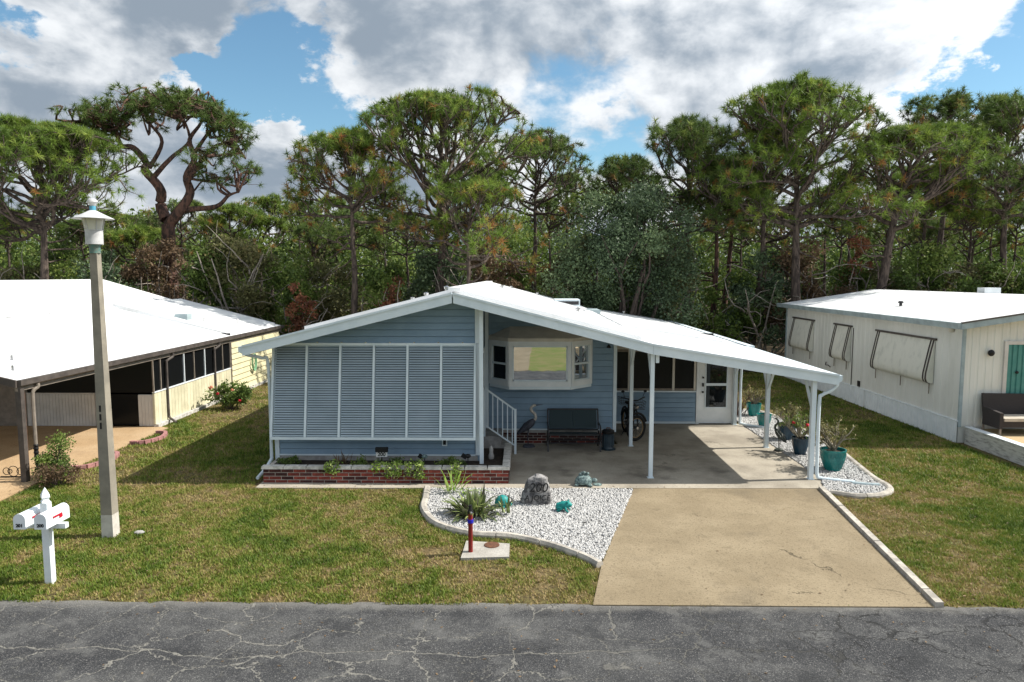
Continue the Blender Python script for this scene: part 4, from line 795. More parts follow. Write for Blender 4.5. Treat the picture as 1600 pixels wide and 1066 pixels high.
def wander(p, d, L, k, rs, gn, up, pull=0.0):
    """gnarled polyline"""
    P = [p]; d = unit(d)
    for i in range(k):
        d = unit(d + rs.normal(size=3) * gn + np.array([0, 0, up])); P.append(P[-1] + d * L / k)
    return np.array(P)
def pine(label, x, y, H, cb, Rr, seed, lean=(0, 0), dark=False, group='pines rising behind the houses', np_=24, tuft=.72, gn=.22, shape='dome', bark='bark', r0=None, dead=5, brown=.10, flat=.0, sec=7, fork=None):
    rs = np.random.RandomState(seed); root = thing('pine_tree', label, 'pine tree', (x, y, 0), group)
    r0 = r0 or .012 * H + .06; k = 12; t = np.linspace(0, 1, k); tr = np.stack([lean[0] * t ** 1.5 + np.cumsum(rs.normal(size=k)) * .05, lean[1] * t ** 1.5 + np.cumsum(rs.normal(size=k)) * .05, H * .90 * t - .1 * (t == 0)], 1)
    segs = [(tr, r0 * (1 - .86 * t ** 1.2))]; tips = []; axs = []; small = []
    def at(z_): return np.array([np.interp(z_, tr[:, 2], tr[:, 0]), np.interp(z_, tr[:, 2], tr[:, 1]), z_])
    az = rs.uniform(0, 6.28); zc = cb + (.30 if shape != 'umbrella' else .12) * (H - cb); er = np.array([Rr * 1.06, Rr * 1.06, (H - zc) * .90])
    lump = rs.uniform(-.10, .10, 12)
    def env(Pq):
        q = Pq.copy(); up = q[:, 2] > zc; axp = np.stack([np.interp(q[:, 2], tr[:, 2], tr[:, 0]), np.interp(q[:, 2], tr[:, 2], tr[:, 1]), np.full(len(q), zc)], 1); d_ = q - axp; e_ = d_ / er; e_[~up, 2] = 0
        a_ = ((np.arctan2(d_[:, 1], d_[:, 0]) / 6.2832 * 12) % 12).astype(int); lim = 1 + lump[a_]; n_ = np.sqrt((np.abs(e_) ** 2.3).sum(1)) ** (2 / 2.3); s_ = np.where(n_ > lim, lim / np.maximum(n_, 1e-6), 1.0)[:, None]; out = axp + d_ * np.where(up[:, None], s_, s_ * np.array([1, 1, 0]) + np.array([0, 0, 1])); return out
    for i in range(np_):
        q = (i + rs.uniform(0, .8)) / np_; zb = cb + (H * .88 - cb) * q ** .9; az += 2.4 + rs.uniform(-.5, .5)
        if shape == 'dome': L = Rr * (0.62 + .5 * math.sin(math.pi * min(1, q * .9 + .15))) * (1 - .72 * q ** 2.2)
        elif shape == 'umbrella': L = Rr * (1.05 - .62 * q)
        else: L = Rr * (.55 + .5 * math.sin(math.pi * q)) * (1 - .4 * q)
        L *= rs.uniform(.8, 1.25); el = (.12 + 1.0 * q if shape != 'umbrella' else .35 + .75 * q) + rs.uniform(-.15, .15)
        d = np.array([math.cos(az) * math.cos(el), math.sin(az) * math.cos(el), math.sin(el)]); P = env(wander(at(zb), d, L, 7, rs, gn, .05))
        rb = r0 * (.42 - .22 * q) * min(1, L / 3 + .3); segs.append((P, np.linspace(rb, .022, 8)))
        tips.append(P[-1]); axs.append(P[-1] - P[-2])
        for s in range(sec):
            f = .28 + .7 * (s + rs.uniform(0, 1)) / sec; fi = f * 7; i0 = min(int(fi), 6); p0 = P[i0] + (P[i0 + 1] - P[i0]) * (fi - i0); dd = unit(P[i0 + 1] - P[i0]); sd_ = np.cross(dd, [0, 0, 1.0]) * (1 if s % 2 else -1)
            d2 = unit(dd * .7 + sd_ * rs.uniform(.5, 1.0) + np.array([0, 0, rs.uniform(.0, .5)])); L2 = (.30 + .42 * (1 - f)) * L * rs.uniform(.7, 1.2); L2 = max(.6, min(L2, 2.4)); Q = env(wander(p0, d2, L2, 5, rs, gn * 1.1, .10))
            segs.append((Q, np.linspace(max(.025, rb * .42), .014, 6))); tips.append(Q[-1]); axs.append(Q[-1] - Q[-2])
            for u in range(4):
                g_ = .35 + .6 * u / 3 + rs.uniform(-.08, .08); gi = min(g_, .98) * 5; j0 = min(int(gi), 4); p1 = Q[j0] + (Q[j0 + 1] - Q[j0]) * (gi - j0); d3 = unit(unit(Q[j0 + 1] - Q[j0]) * .6 + rs.normal(size=3) * .6 + np.array([0, 0, .45])); L3 = rs.uniform(.3, .75)
                W_ = env(wander(p1, d3, L3, 2, rs, .2, .1)); small.append((W_, np.linspace(.014, .008, 3))); tips.append(W_[-1]); axs.append(d3)
    for i in range(dead):
        zb = rs.uniform(cb * .45, cb * 1.02); a = rs.uniform(0, 6.28); P = wander(at(zb), np.array([math.cos(a), math.sin(a), rs.uniform(-.15, .3)]), rs.uniform(.8, 2.6), 5, rs, .3, .0); segs.append((P, np.linspace(.05, .012, 6)))
    for i in range(3): tips.append(tr[-1] + rs.normal(size=3) * .15); axs.append(np.array([0, 0, 1.0]))
    if fork:
        for (P, r) in fork: segs.append((np.array(P) - np.array([x, y, 0]), r))
    V1, F1 = branch_mesh(segs, 7); V2, F2 = branch_mesh(small, 3); V = np.concatenate([V1, V2]); F = np.concatenate([F1, F2 + len(V1)])
    link('trunk', arrays_mesh('trunk', V, F, smooth=True), bark, root)
    tips = np.array(tips); axs = np.array(axs) + np.array([0, 0, .25]) * np.linalg.norm(np.array(axs), axis=1)[:, None]; keep = rs.uniform(size=len(tips)) < tuft; tips, axs = tips[keep], axs[keep]
    tone = np.clip(rs.beta(1.3, 1.7, len(tips)) * .9, 0, .86); zz = (tips[:, 2] - cb) / max(H - cb, .1); low = rs.uniform(size=len(tips)) < brown * (1.6 - 1.5 * np.clip(zz, 0, 1)); tone[low] = rs.uniform(.9, 1.0, low.sum())
    far = y > 46; V, F, tn = tufts(tips, axs, rs, 20 if far else 40, .24, .42, .022 if far else .0135, 1.15, tone)
    link('crown', arrays_mesh('crown', V, F, tn), 'pine_needles_dark' if dark else 'pine_needles', root); return root
def bush(name, label, cat, x, y, hgt, rx, ry, n, m, seed, leaf=.13, group=None, stems=8, z0=0.0, hollow=.35, clump=.42, bark='bark', bare=4, parts=('stems', 'foliage'), upz=.25, lob=14):
    rs = np.random.RandomState(seed); root = thing(name, label, cat, (x, y, z0), group); segs = []; C = []
    for i in range(lob):
        a = rs.uniform(0, 6.28); q = rs.uniform(0, 1) ** .6; zc = hgt * rs.uniform(.22, .93); prof = math.sin(math.pi * min(1, .12 + .80 * zc / hgt)) ** .7; C.append((rx * q * prof * math.cos(a), ry * q * prof * math.sin(a), zc))
    C = np.array(C)
    for i in range(stems):
        c = C[i % len(C)]; P = wander(np.array([rs.normal() * .12 * rx * .3, rs.normal() * .12 * ry * .3, -.02]), c - np.array([0, 0, 0]), np.linalg.norm(c) * 1.05, 6, rs, .16, .02); segs.append((P, np.linspace(.014 * hgt + .006, .006 + .002 * hgt, 7)))
    for i in range(bare):
        a = rs.uniform(0, 6.28); b0 = C[rs.randint(len(C))] * rs.uniform(.5, .9); P = wander(b0, np.array([math.cos(a), math.sin(a) - .5, rs.uniform(-.2, .9)]), hgt * rs.uniform(.25, .5), 6, rs, .35, .0); segs.append((P, np.linspace(.006 * hgt + .006, .005, 7)))
    V, F = branch_mesh(segs, 5); link(parts[0], arrays_mesh(parts[0], V, F, smooth=True), bark, root)
    rad = clump * min(rx, ry, hgt * .6) * rs.uniform(.7, 1.35, lob); ci = rs.randint(0, lob, n); d = rs.normal(size=(n, 3)); d /= np.linalg.norm(d, axis=1)[:, None]; rr = rad[ci] * rs.uniform(hollow, 1, n) ** .6
    sub = rs.normal(size=(lob, 40, 3)); sub /= np.linalg.norm(sub, axis=2)[:, :, None]; si = rs.randint(0, 40, n); sp = sub[ci, si]; d = d * .38 + sp * .9; pos = C[ci] + d * rr[:, None]; pos[:, 2] = np.maximum(np.abs(pos[:, 2]), .01)
    lobtone = rs.uniform(.1, .75, lob); subt = rs.uniform(-.18, .18, (lob, 40)); tone = np.clip(lobtone[ci] + subt[ci, si] + rs.normal(size=n) * .12, 0, 1)
    V, F, tn = leaves(pos, rs, leaf, tone, upz); link(parts[1], arrays_mesh(parts[1], V, F, tn), m, root); return root

# ------------------------------------------------------------------ right-hand neighbour
rh = thing('beige_house', 'weathered off-white mobile home with striped window awnings on the right', 'house', (16, 25, 0))
def ribbed(axis, fixed, a0, a1, z0, z1, pitch, depth, out, zslope=None):
    """vertical ribbed sheet; axis 'y': runs along y at x=fixed; out = outward sign"""
    V = []; F = []; t = a0; i = 0; prof = [(0, 0), (.62, 0), (.70, 1), (.92, 1)]
    xs = []
    while t < a1:
        for f_, h_ in prof:
            if t + f_ * pitch <= a1: xs.append((t + f_ * pitch, h_))
        t += pitch
    xs.append((a1, 0))
    for s, h_ in xs:
        q = fixed + out * (depth if h_ == 0 else 0); zz = z1 if zslope is None else zslope(s)
        V += [(q, s, z0), (q, s, zz)] if axis == 'y' else [(s, q, z0), (s, q, zz)]
    for i in range(len(xs) - 1): F.append((2 * i, 2 * i + 2, 2 * i + 3, 2 * i + 1))
    return MB().add(V, F)
ribbed('y', 12.0, 19.05, 31.6, .62, 3.2, .30, .012, -1).build('wall', 'grey_wall', rh, label='long side wall of ribbed off-white panels')
MB().box(12.012, 24, 19.06, 31.6, .0, 3.19).build('wall_core', 'grey_wall', rh)
ribbed('x', 19.05, 12.05, 22, .45, 3.3, .2, .012, -1, lambda s: 3.22 + .15 * min(s - 12.05, 3.9)).build('wall', 'grey_wall', rh, label='front wall of ribbed panels behind wicker loveseat')
for (a, b) in ((19.0, 24.2), (24.22, 28.3), (28.32, 31.6)): ribbed('y', 11.955, a, b, .0, .60, .16, .012, -1).build('skirting_panel', 'white_trim', rh)
box('skirting_rail', 'white_trim', rh, 11.93, 12.0, 19.0, 31.62, .601, .625)
box('corner_trim', 'pale_blue_trim', rh, 11.965, 12.045, 18.99, 19.045, .45, 3.22); box('corner_trim', 'pale_blue_trim', rh, 11.96, 12.05, 31.61, 31.70, .0, 3.22)
box('seam_strip', 'brown_trim', rh, 11.972, 11.986, 25.28, 25.31, .63, 2.7)
rroof = MB().prism([(11.72, 3.30), (16.0, 3.96), (26, 3.62), (26, 3.52), (16.0, 3.86), (11.72, 3.20)], 'y', 18.75, 32.0).build('roof', 'white_roof', rh)
MB().prism([(11.60, 3.33), (11.719, 3.33), (11.719, 3.17), (11.66, 3.16)], 'y', 18.72, 32.0).build('gutter', 'pale_blue_trim', rroof)
box('roof_edge', 'brown_trim', rroof, 11.725, 11.76, 18.76, 31.99, 3.307, 3.325)
MB().prism([(11.72, 3.31), (16.0, 3.97), (26, 3.63), (26, 3.47), (16.0, 3.81), (11.72, 3.15)], 'y', 18.70, 18.749).build('fascia', 'pale_blue_trim', rroof)
MB().prism([(11.72, 3.345), (16.0, 4.005), (16.0, 3.972), (11.72, 3.312)], 'y', 18.68, 18.76).build('roof_edge', 'brown_trim', rroof)
MB().lathe([(.05, -.1), (.05, .10), (.09, .10), (.07, .17)], (13.2, 24.5, 3.53), 10).build('roof_vent', 'dark_metal', rroof, smooth=True); MB().box(20.2, 20.9, 30.8, 31.3, 3.7, 4.05).build('roof_hatch', 'white_trim', rroof)
for i in range(11): yy = 19.9 + i * 1.1; MB().prism([(11.75, 3.306), (15.98, 3.958), (15.98, 3.974), (11.75, 3.322)], 'y', yy, yy + .035).build('roof_seam', 'white_roof', rroof)
def awning(y0, y1, ztop=2.72, zbot=1.46):
    pr = [(11.975, ztop), (11.92, ztop - .25), (11.85, ztop - .62), (11.785, ztop - .98), (11.78, zbot + .13), (11.815, zbot + .04), (11.89, zbot), (11.97, zbot)]
    def sheetp(ya, yb, off):
        n = len(pr); V = []; pts = []
        for i, p in enumerate(pr):
            q0 = np.array(pr[max(i - 1, 0)]); q1 = np.array(pr[min(i + 1, n - 1)]); d = unit(q1 - q0); nn = np.array([d[1], -d[0]]); pts.append(np.array(p) + nn * off)
        for p in pts: V += [(p[0], ya, p[1]), (p[0], yb, p[1])]
        m = MB().add(V, [(2 * i, 2 * i + 1, 2 * i + 3, 2 * i + 2) for i in range(n - 1)]); return m
    o = sheetp(y0, y1, 0).build('window_awning', 'awning_white', rh, smooth=True)
    for yy in (y0 + .002, y1 - .002): MB().add([(p[0], yy, p[1]) for p in pr], [tuple(range(len(pr)))]).build('awning_end', 'awning_white', o)
    for ya in (y0 + .03, y0 + .16, y1 - .22, y1 - .09): sheetp(ya, ya + .075, .008).build('stripe', 'awning_brown', o)
    box('awning_rail', 'brown_trim', o, 11.93, 11.985, y0 - .06, y1 + .06, ztop, ztop + .06)
    W_ = y1 - y0; L = [y0 + .2, y1 - .15] if W_ < 2.5 else [y0 + .12, (y0 + y1) / 2, y1 - .12]
    for yy in L: MB().bar((11.93, yy, zbot), (11.93, yy, zbot - .32), .022).build('support_rod', 'tan_trim', o)
awning(28.68, 30.85); awning(25.42, 26.78); awning(20.27, 23.6)
box('wall_outlet', 'black', rh, 11.955, 11.99, 24.62, 24.78, .66, .86); MB().lathe([(.05, 0), (.09, .05), (.08, .12)], (11.95, 19.5, 3.02), 10).build('spotlight', 'cream_trim', rh, smooth=True); MB().tube([(11.97, 27.4, 1.2), (11.9, 27.3, 1.1), (11.9, 27.05, 1.12), (11.97, 27.0, 1.05)], .018, 6).build('hose_bib', 'brown_trim', rh)
dr = ribbed('x', 19.03, 13.20, 14.35, .46, 2.72, .14, .025, -1).build('door', 'teal_door', rh, label='teal pleated folding door')
for (x0, x1, z0, z1) in ((13.10, 13.195, .45, 2.82), (14.355, 14.45, .45, 2.82), (13.196, 14.354, 2.725, 2.82)): box('door_frame', 'off_white', dr, x0, x1, 18.985, 19.04, z0, z1)
MB().blob((13.45, 18.97, 1.97), (.05, .03, .04), 8, 6).build('door_knob', 'black', dr); MB().blob((12.72, 18.96, 2.50), (.09, .06, .09), 10, 7).build('wall_lamp', 'black', rh, smooth=True)
pt = thing('raised_patio', 'raised tan patio with peeling white low wall on the right', 'patio', (15, 16.5, 0))
box('floor', 'patio_floor', pt, 12.32, 24, 13.5, 18.98, 0, .41); box('low_wall', 'peeling', pt, 12.14, 12.315, 13.4, 18.96, -.02, .455); box('wall_cap', 'white_trim', pt, 12.12, 12.33, 13.4, 18.96, .457, .475)
ls = thing('wicker_loveseat', 'dark wicker loveseat with pale cushion on raised patio', 'loveseat', (13.2, 18.4, .41))
zb = .41
MB().hexa([(12.50, 18.75, zb + .30), (13.85, 18.75, zb + .30), (13.85, 18.82, zb + .30), (12.50, 18.82, zb + .30), (12.50, 18.88, zb + 1.0), (13.85, 18.88, zb + .98), (13.85, 18.93, zb + .98), (12.50, 18.93, zb + 1.0)]).build('backrest', 'wicker', ls)
box('seat', 'wicker', ls, 12.58, 13.80, 18.12, 18.76, zb + .22, zb + .38); box('cushion', 'cushion', ls, 12.60, 13.78, 18.10, 18.70, zb + .381, zb + .46)
for xa in (12.48, 13.78):
    MB().hexa([(xa, 18.10, zb + .18), (xa + .09, 18.10, zb + .18), (xa + .09, 18.80, zb + .18), (xa, 18.80, zb + .18), (xa, 18.10, zb + .60), (xa + .09, 18.10, zb + .60), (xa + .09, 18.80, zb + .66), (xa, 18.80, zb + .66)]).build('armrest', 'wicker', ls)
    for ya in (18.13, 18.8): box('leg', 'tan_trim', ls, xa + .02, xa + .06, ya - .02, ya + .02, zb, zb + .22)

# ------------------------------------------------------------------ left-hand neighbour
lh = thing('cream_house', 'cream neighbouring home with broad white roof and dark carport on the left', 'house', (-16, 24, 0))
def zl(x): return 2.30 + .232 * (-11.02 - x) if x > -15.5 else 3.34 + .29 * (-15.5 - x)
lroof = MB().prism([(-11.02, zl(-11.02)), (-15.5, zl(-15.5)), (-19.2, zl(-19.2)), (-27, 2.6), (-27, 2.5), (-19.2, zl(-19.2) - .1), (-15.5, zl(-15.5) - .1), (-11.02, zl(-11.02) - .1)], 'y', 14.95, 31.8).build('roof', 'white_roof', lh)
MB().prism([(-11.3, zl(-11.3) + .05), (-15.6, zl(-15.6) + .16), (-15.6, zl(-15.6) - .02), (-11.3, zl(-11.3) - .02)], 'y', 26.4, 31.75).build('roof_panel', 'white_roof', lroof)
MB().prism([(-15.62, 3.42), (-15.42, 3.36), (-15.42, 3.31), (-15.62, 3.36)], 'y', 15.0, 31.7).build('roof_seam', 'white_roof', lroof)
rgl = random.Random(9)
for i in range(26):
    yy = 15.5 + rgl.random() * 10; MB().blob((-15.48 + rgl.uniform(-.12, .25), yy, zl(-15.4) + .03), (.03, rgl.uniform(.03, .22), .012), 6, 4).build('tar_patch', 'dark_metal', lroof)
MB().prism([(-11.03, 2.31), (-10.93, 2.31), (-10.93, 2.19), (-10.97, 2.16), (-11.03, 2.16)], 'y', 14.93, 31.9).build('gutter', 'brown_trim', lroof); box('eave_board', 'tan_trim', lroof, -11.10, -11.035, 14.95, 31.8, 2.06, 2.17)
MB().prism([(-11.02, zl(-11.02) + .01), (-15.5, zl(-15.5) + .01), (-19.2, zl(-19.2) + .01), (-19.2, zl(-19.2) - .15), (-15.5, zl(-15.5) - .15), (-11.02, zl(-11.02) - .15)], 'y', 14.88, 14.94).build('fascia', 'brown_trim', lroof)
box('roof_edge', 'dark_metal', lroof, -15.4, -11.3, 31.76, 31.85, 2.36, 2.44)
for (x, y) in ((-12.6, 27.5), (-11.9, 29.0)): MB().lathe([(.05, -.06), (.05, .18), (.02, .22)], (x, y, zl(x) + .06), 8).build('roof_vent', 'lamp_white', lroof, smooth=True)
MB().box(-13.5, -13.0, 26.9, 27.3, zl(-13.2), zl(-13.2) + .28).build('roof_hatch', 'pale_blue_trim', lroof)
for (x, y) in ((-11.6, 15.6), (-12.2, 16.4)): MB().lathe([(.03, -.03), (.03, .12)], (x, y, zl(x)), 8).build('roof_vent', 'chrome', lroof)
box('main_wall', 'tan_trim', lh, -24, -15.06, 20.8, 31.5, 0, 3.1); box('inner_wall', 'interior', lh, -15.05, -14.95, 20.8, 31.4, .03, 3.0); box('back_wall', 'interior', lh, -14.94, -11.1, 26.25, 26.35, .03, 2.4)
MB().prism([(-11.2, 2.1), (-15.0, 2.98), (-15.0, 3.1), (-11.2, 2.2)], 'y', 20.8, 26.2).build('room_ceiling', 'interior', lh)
# front of the screened room
nb = 21; wdt = (15.0 - 12.93) / nb
fw = box('front_low_wall', 'off_white', lh, -15.0, -12.93, 20.70, 20.74, .03, 1.02)
for i in range(nb): box('board', 'off_white', fw, -15.0 + i * wdt + .004, -15.0 + (i + 1) * wdt - .004, 20.675, 20.699, .04, 1.01)
box('wall_cap', 'off_white', fw, -15.0, -12.93, 20.66, 20.75, 1.022, 1.05)
fw2 = box('front_low_wall', 'off_white', lh, -11.60, -11.09, 20.70, 20.74, .03, 1.0)
for i in range(5): box('board', 'off_white', fw2, -11.6 + i * .102 + .003, -11.6 + (i + 1) * .102 - .003, 20.675, 20.699, .04, .99)
box('screen', 'screen', lh, -15.0, -11.1, 20.72, 20.73, 1.055, 2.25); box('screen_door', 'screen', lh, -12.92, -11.61, 20.76, 20.77, .04, 1.0)
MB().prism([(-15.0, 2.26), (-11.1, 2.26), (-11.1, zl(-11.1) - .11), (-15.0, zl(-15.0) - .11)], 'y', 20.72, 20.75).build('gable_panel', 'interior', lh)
# long side: vertical boards below, screens above
n = 27; y0, y1 = 20.62, 26.2
sw = box('side_low_wall', 'cream_siding', lh, -11.12, -11.09, y0, y1, .10, 1.06)
for i in range(n): a = y0 + (y1 - y0) * i / n; b = y0 + (y1 - y0) * (i + 1) / n; box('board', 'cream_siding', sw, -11.089, -11.068, a + .006, b - .006, .11, 1.05)
box('wall_cap', 'white_trim', sw, -11.13, -11.05, y0, y1, 1.061, 1.09); box('side_footing', 'capstone', lh, -11.12, -10.98, y0, 31.6, -.02, .105)
box('screen', 'screen', lh, -11.115, -11.105, y0, y1, 1.091, 2.07)
for yy in (20.62, 21.05, 22.55, 23.25, 24.05, 24.85, 25.5, 26.17): box('screen_post', 'tan_trim' if yy not in (22.55, 24.05) else 'white_trim', lh, -11.10, -11.06, yy - .02, yy + .02, 1.092, 2.06)
for i in range(9): z0 = .11 + i * .215; MB().hexa([(-11.08, 26.24, z0), (-11.02, 26.24, z0), (-11.02, 31.5, z0), (-11.08, 31.5, z0), (-11.08, 26.24, z0 + .225), (-11.06, 26.24, z0 + .225), (-11.06, 31.5, z0 + .225), (-11.08, 31.5, z0 + .225)]).build('siding_plank', 'yellow_siding', lh)
MB().box(-11.12, -11.081, 26.24, 31.5, .1, 2.1).build('wall', 'yellow_siding', lh); box('corner_trim', 'tan_trim', lh, -11.09, -11.03, 26.19, 26.235, .1, 2.06)
MB().box(-11.10, -10.98, 14.96, 15.08, .026, 2.12).build('carport_post', 'brown_trim', lh); MB().box(-11.16, -11.105, 15.2, 15.26, .026, 2.12).build('carport_post', 'rust', lh)
pipe([(-10.97, 15.5, 2.16), (-10.97, 15.5, 2.08), (-11.02, 15.42, 2.0), (-11.03, 15.4, 1.8), (-11.03, 15.4, .75)], lh, 'tan_trim', .04)
hz = smooth_curve([(-11.03, 15.4, .78), (-11.03, 15.4, .5), (-10.98, 15.38, .25), (-10.86, 15.3, .10), (-10.7, 15.2, .07)], 7); MB().tube(hz, [.055 if i % 2 else .043 for i in range(len(hz))], 9).build('drain_hose', 'black', lh)
for yy, m_ in ((21.35, 'brown_trim'), (24.75, 'brown_trim')):
    pipe([(-10.97, yy + .3, 2.16), (-10.97, yy + .28, 2.05), (-11.03, yy + .05, 1.95), (-11.03, yy, 1.8), (-11.03, yy, .4), (-11.01, yy, .18), (-10.85, yy - .12, .12), (-10.72, yy - .18, .05)], lh, m_, .038)
# coiled hose on the yellow wall
hs = MB()
for k_ in range(4): hs.tube([(-10.98 + k_ * .02, 28.2 + (.17 + .015 * k_) * math.cos(a), 1.05 + (.30 + .02 * k_) * math.sin(a)) for a in np.linspace(0, 2 * math.pi, 17)], .014, 5, False)
hs.build('garden_hose', 'hose_green', None, smooth=True, org=(-10.97, 28.2, .7), label='coiled green garden hose hanging on yellow siding wall', cat='hose')
# scroll ornament, pink edging
so = thing('iron_scroll', 'black wrought iron scroll ornament on neighbour carport slab', 'ornament', (-11.55, 15.35, .026)); sc = MB()
for (ox, rr) in ((-.16, .08), (0, .12), (.16, .08), (-.08, .05)): sc.tube([(-11.55 + ox + rr * math.cos(a), 15.35, .16 + rr * math.sin(a)) for a in np.linspace(0, 2 * math.pi, 13)], .009, 5, False)
sc.build('scrolls', 'black', so); MB().bar((-11.85, 15.35, .035), (-11.25, 15.35, .035), .02).build('base_bar', 'black', so)
def edging(label, pts):
    r_ = thing('edging_blocks', label, 'edging', (pts[0][0], pts[0][1], 0), 'pink edging by the neighbour slab'); P = smooth_curve(pts, 3)
    for i in range(len(P) - 1):
        d = unit(P[i + 1] - P[i]); c = (P[i] + P[i + 1]) / 2; L = np.linalg.norm(P[i + 1] - P[i]) * .47; nn = np.array([-d[1], d[0]]) * .05
        q = [c - d * L - nn, c + d * L - nn, c + d * L + nn, c - d * L + nn]; MB().hexa([(a[0], a[1], -.02) for a in q] + [(a[0] * .98 + c[0] * .02, a[1], .11) for a in q]).build('edging_block', 'pink_block', r_)
edging('pink scalloped edging blocks around small bed near lamp post', [(-10.65, 16.0), (-10.35, 16.1), (-10.15, 16.7), (-10.3, 17.3), (-10.6, 17.4)])
edging('pink edging blocks around dry bed farther along neighbour slab', [(-10.65, 18.5), (-10.3, 18.55), (-10.1, 19.1), (-10.3, 19.7), (-10.6, 19.75)])
bush('shrub', 'rounded green shrub with dry base at corner of neighbour carport', 'shrub', -10.42, 15.1, 1.0, .42, .42, 4600, 'shrub_leaves', 31, .055, 'shrubs by the left house', 9, 0, .2, .5)
bush('shrub', 'low brown dried shrub at foot of neighbour carport post', 'shrub', -10.15, 14.75, .5, .42, .35, 1600, 'brown_leaves', 32, .05, 'shrubs by the left house', 12, 0, .2, .5)
hb = bush('hibiscus_bush', 'dark green hibiscus bush with red and peach flowers by cream wall', 'bush', -10.05, 23.5, .95, .62, .5, 2600, 'shrub_leaves', 33, .10, 'shrubs by the left house', 10, 0, .3, .5)
for (x, y, zz, m_) in ((-10.2, 23.0, .75, 'flower_red'), (-10.5, 23.1, .95, 'flower_peach'), (-10.4, 23.0, 1.02, 'flower_peach'), (-9.7, 23.0, .9, 'flower_peach'), (-9.5, 23.1, .45, 'flower_red')): MB().blob((x, y, zz * .85), (.05, .04, .045), 8, 5, jit=.4, seed=int(x * 10)).build('flower', m_, hb)

# ------------------------------------------------------------------ pots and planting
def pot(label, x, y, r, h_, m, plant=None, seed=0, ph=.6, flowers=0, z=.04):
    p = thing('plant_pot', label, 'plant pot', (x, y, z), 'glazed pots beside the carport')
    body = MB().lathe([(r * .58, 0), (r * .74, h_ * .25), (r * .92, h_ * .6), (r * .97, h_ * .9), (r, h_ * .93), (r, h_), (r * .9, h_), (r * .88, h_ * .86)], (x, y, z), 32).build('pot_body', m, p, smooth=True)
    MB().lathe([(r * .875, h_ * .84), (r * .875, h_ * .865)], (x, y, z), 20).build('soil', 'soil', p)
    if m == 'teal_glaze' and r > .25:
        rb = MB()
        for k_ in range(22):
            for s in (-1, 1):
                pts = []
                for f_ in np.linspace(.12, .84, 6): a = k_ * 2 * math.pi / 22 + s * f_ * .9; q = np.interp(f_, [0, .25, .6, .9], [.58, .74, .92, .97]) * r + .001; pts.append((x + q * math.cos(a), y + q * math.sin(a), z + h_ * f_))
                rb.tube(pts, .0055, 4, False)
        rb.build('pot_relief', m, body, smooth=True, kind='stuff')
    if plant:
        rs = np.random.RandomState(seed); pr = thing('desert_rose', plant, 'plant', (x, y, z + h_ * .86), 'plants in the glazed pots'); segs = []; tips = []
        for i in range(13):
            a = rs.uniform(0, 6.28); d = np.array([math.cos(a) * .75, math.sin(a) * .75, .9]); P = wander(np.array([0, 0, 0.]), d, ph * rs.uniform(.45, .7), 4, rs, .16, .06); segs.append((P, np.linspace(.028, .015, 5)))
            for j in range(3): d2 = unit(P[-1] - P[-2]) + rs.normal(size=3) * .45; Q = wander(P[3 if j else 4], d2, ph * rs.uniform(.3, .5), 3, rs, .15, .08); segs.append((Q, np.linspace(.015, .008, 4))); tips.append(Q[-1]); tips.append(Q[-2])
        segs.append((np.array([[0, 0, -.03], [0, 0, .06], [0.01, 0, .14]]), np.array([.07, .06, .035])))
        V, F = branch_mesh(segs, 6); link('stems', arrays_mesh('stems', V, F, smooth=True), 'stem_grey', pr)
        T_ = np.array(tips); pos = np.repeat(T_, 9, 0) + rs.normal(size=(len(T_) * 9, 3)) * .035; V, F, tn = leaves(pos, rs, .075, rs.uniform(.2, 1, len(pos)), .3, .4); link('foliage', arrays_mesh('foliage', V, F, tn), 'olive_leaves' if not flowers else 'shrub_leaves', pr)
        for i in range(flowers): q = T_[rs.randint(len(T_))]; MB().blob((x + q[0], y + q[1], z + h_ * .86 + q[2]), (.05, .05, .035), 8, 5, jit=.3, seed=i).build('flower', 'flower_red', pr)
    return p
pot('large bright teal pot with woven relief, nearest of the pots', 7.31, 16.15, .29, .50, 'teal_glaze', 'bare branching desert rose with tufted tips in large teal pot', 41, .75)
pot('dark navy glazed pot half hidden behind front carport post', 7.12, 17.6, .22, .44, 'navy_glaze', 'desert rose with red flowers in navy pot behind post', 42, .72, 4)
pot('dark blue-green rounded pot between the two carport posts', 7.38, 19.2, .25, .44, 'navy_glaze', 'leafless desert rose in rounded dark pot between posts', 43, .62)
pot('plain teal pot partly hidden behind second carport post and heron', 7.30, 20.8, .22, .40, 'teal_glaze')
pot('teal pot farthest back beside the screen room', 7.55, 22.5, .24, .42, 'teal_glaze', 'thin stemmed plant in farthest teal pot', 44, .6)
dv = thing('dry_vine', 'tangle of dry brown drooping vine beside farthest teal pot', 'plant', (7.05, 22.4, .03)); rs = np.random.RandomState(50); segs = []
for i in range(26): P = wander(np.array([rs.normal() * .06, rs.normal() * .06, 0]), np.array([rs.normal() * .25, rs.normal() * .25, 1.0]), rs.uniform(.8, 1.25), 8, rs, .12, -.04 if i % 2 else -.12); segs.append((P, np.linspace(.012, .006, 9)))
V, F = branch_mesh(segs, 4); link('vine_stems', arrays_mesh('vine_stems', V, F), 'bark_red', dv)
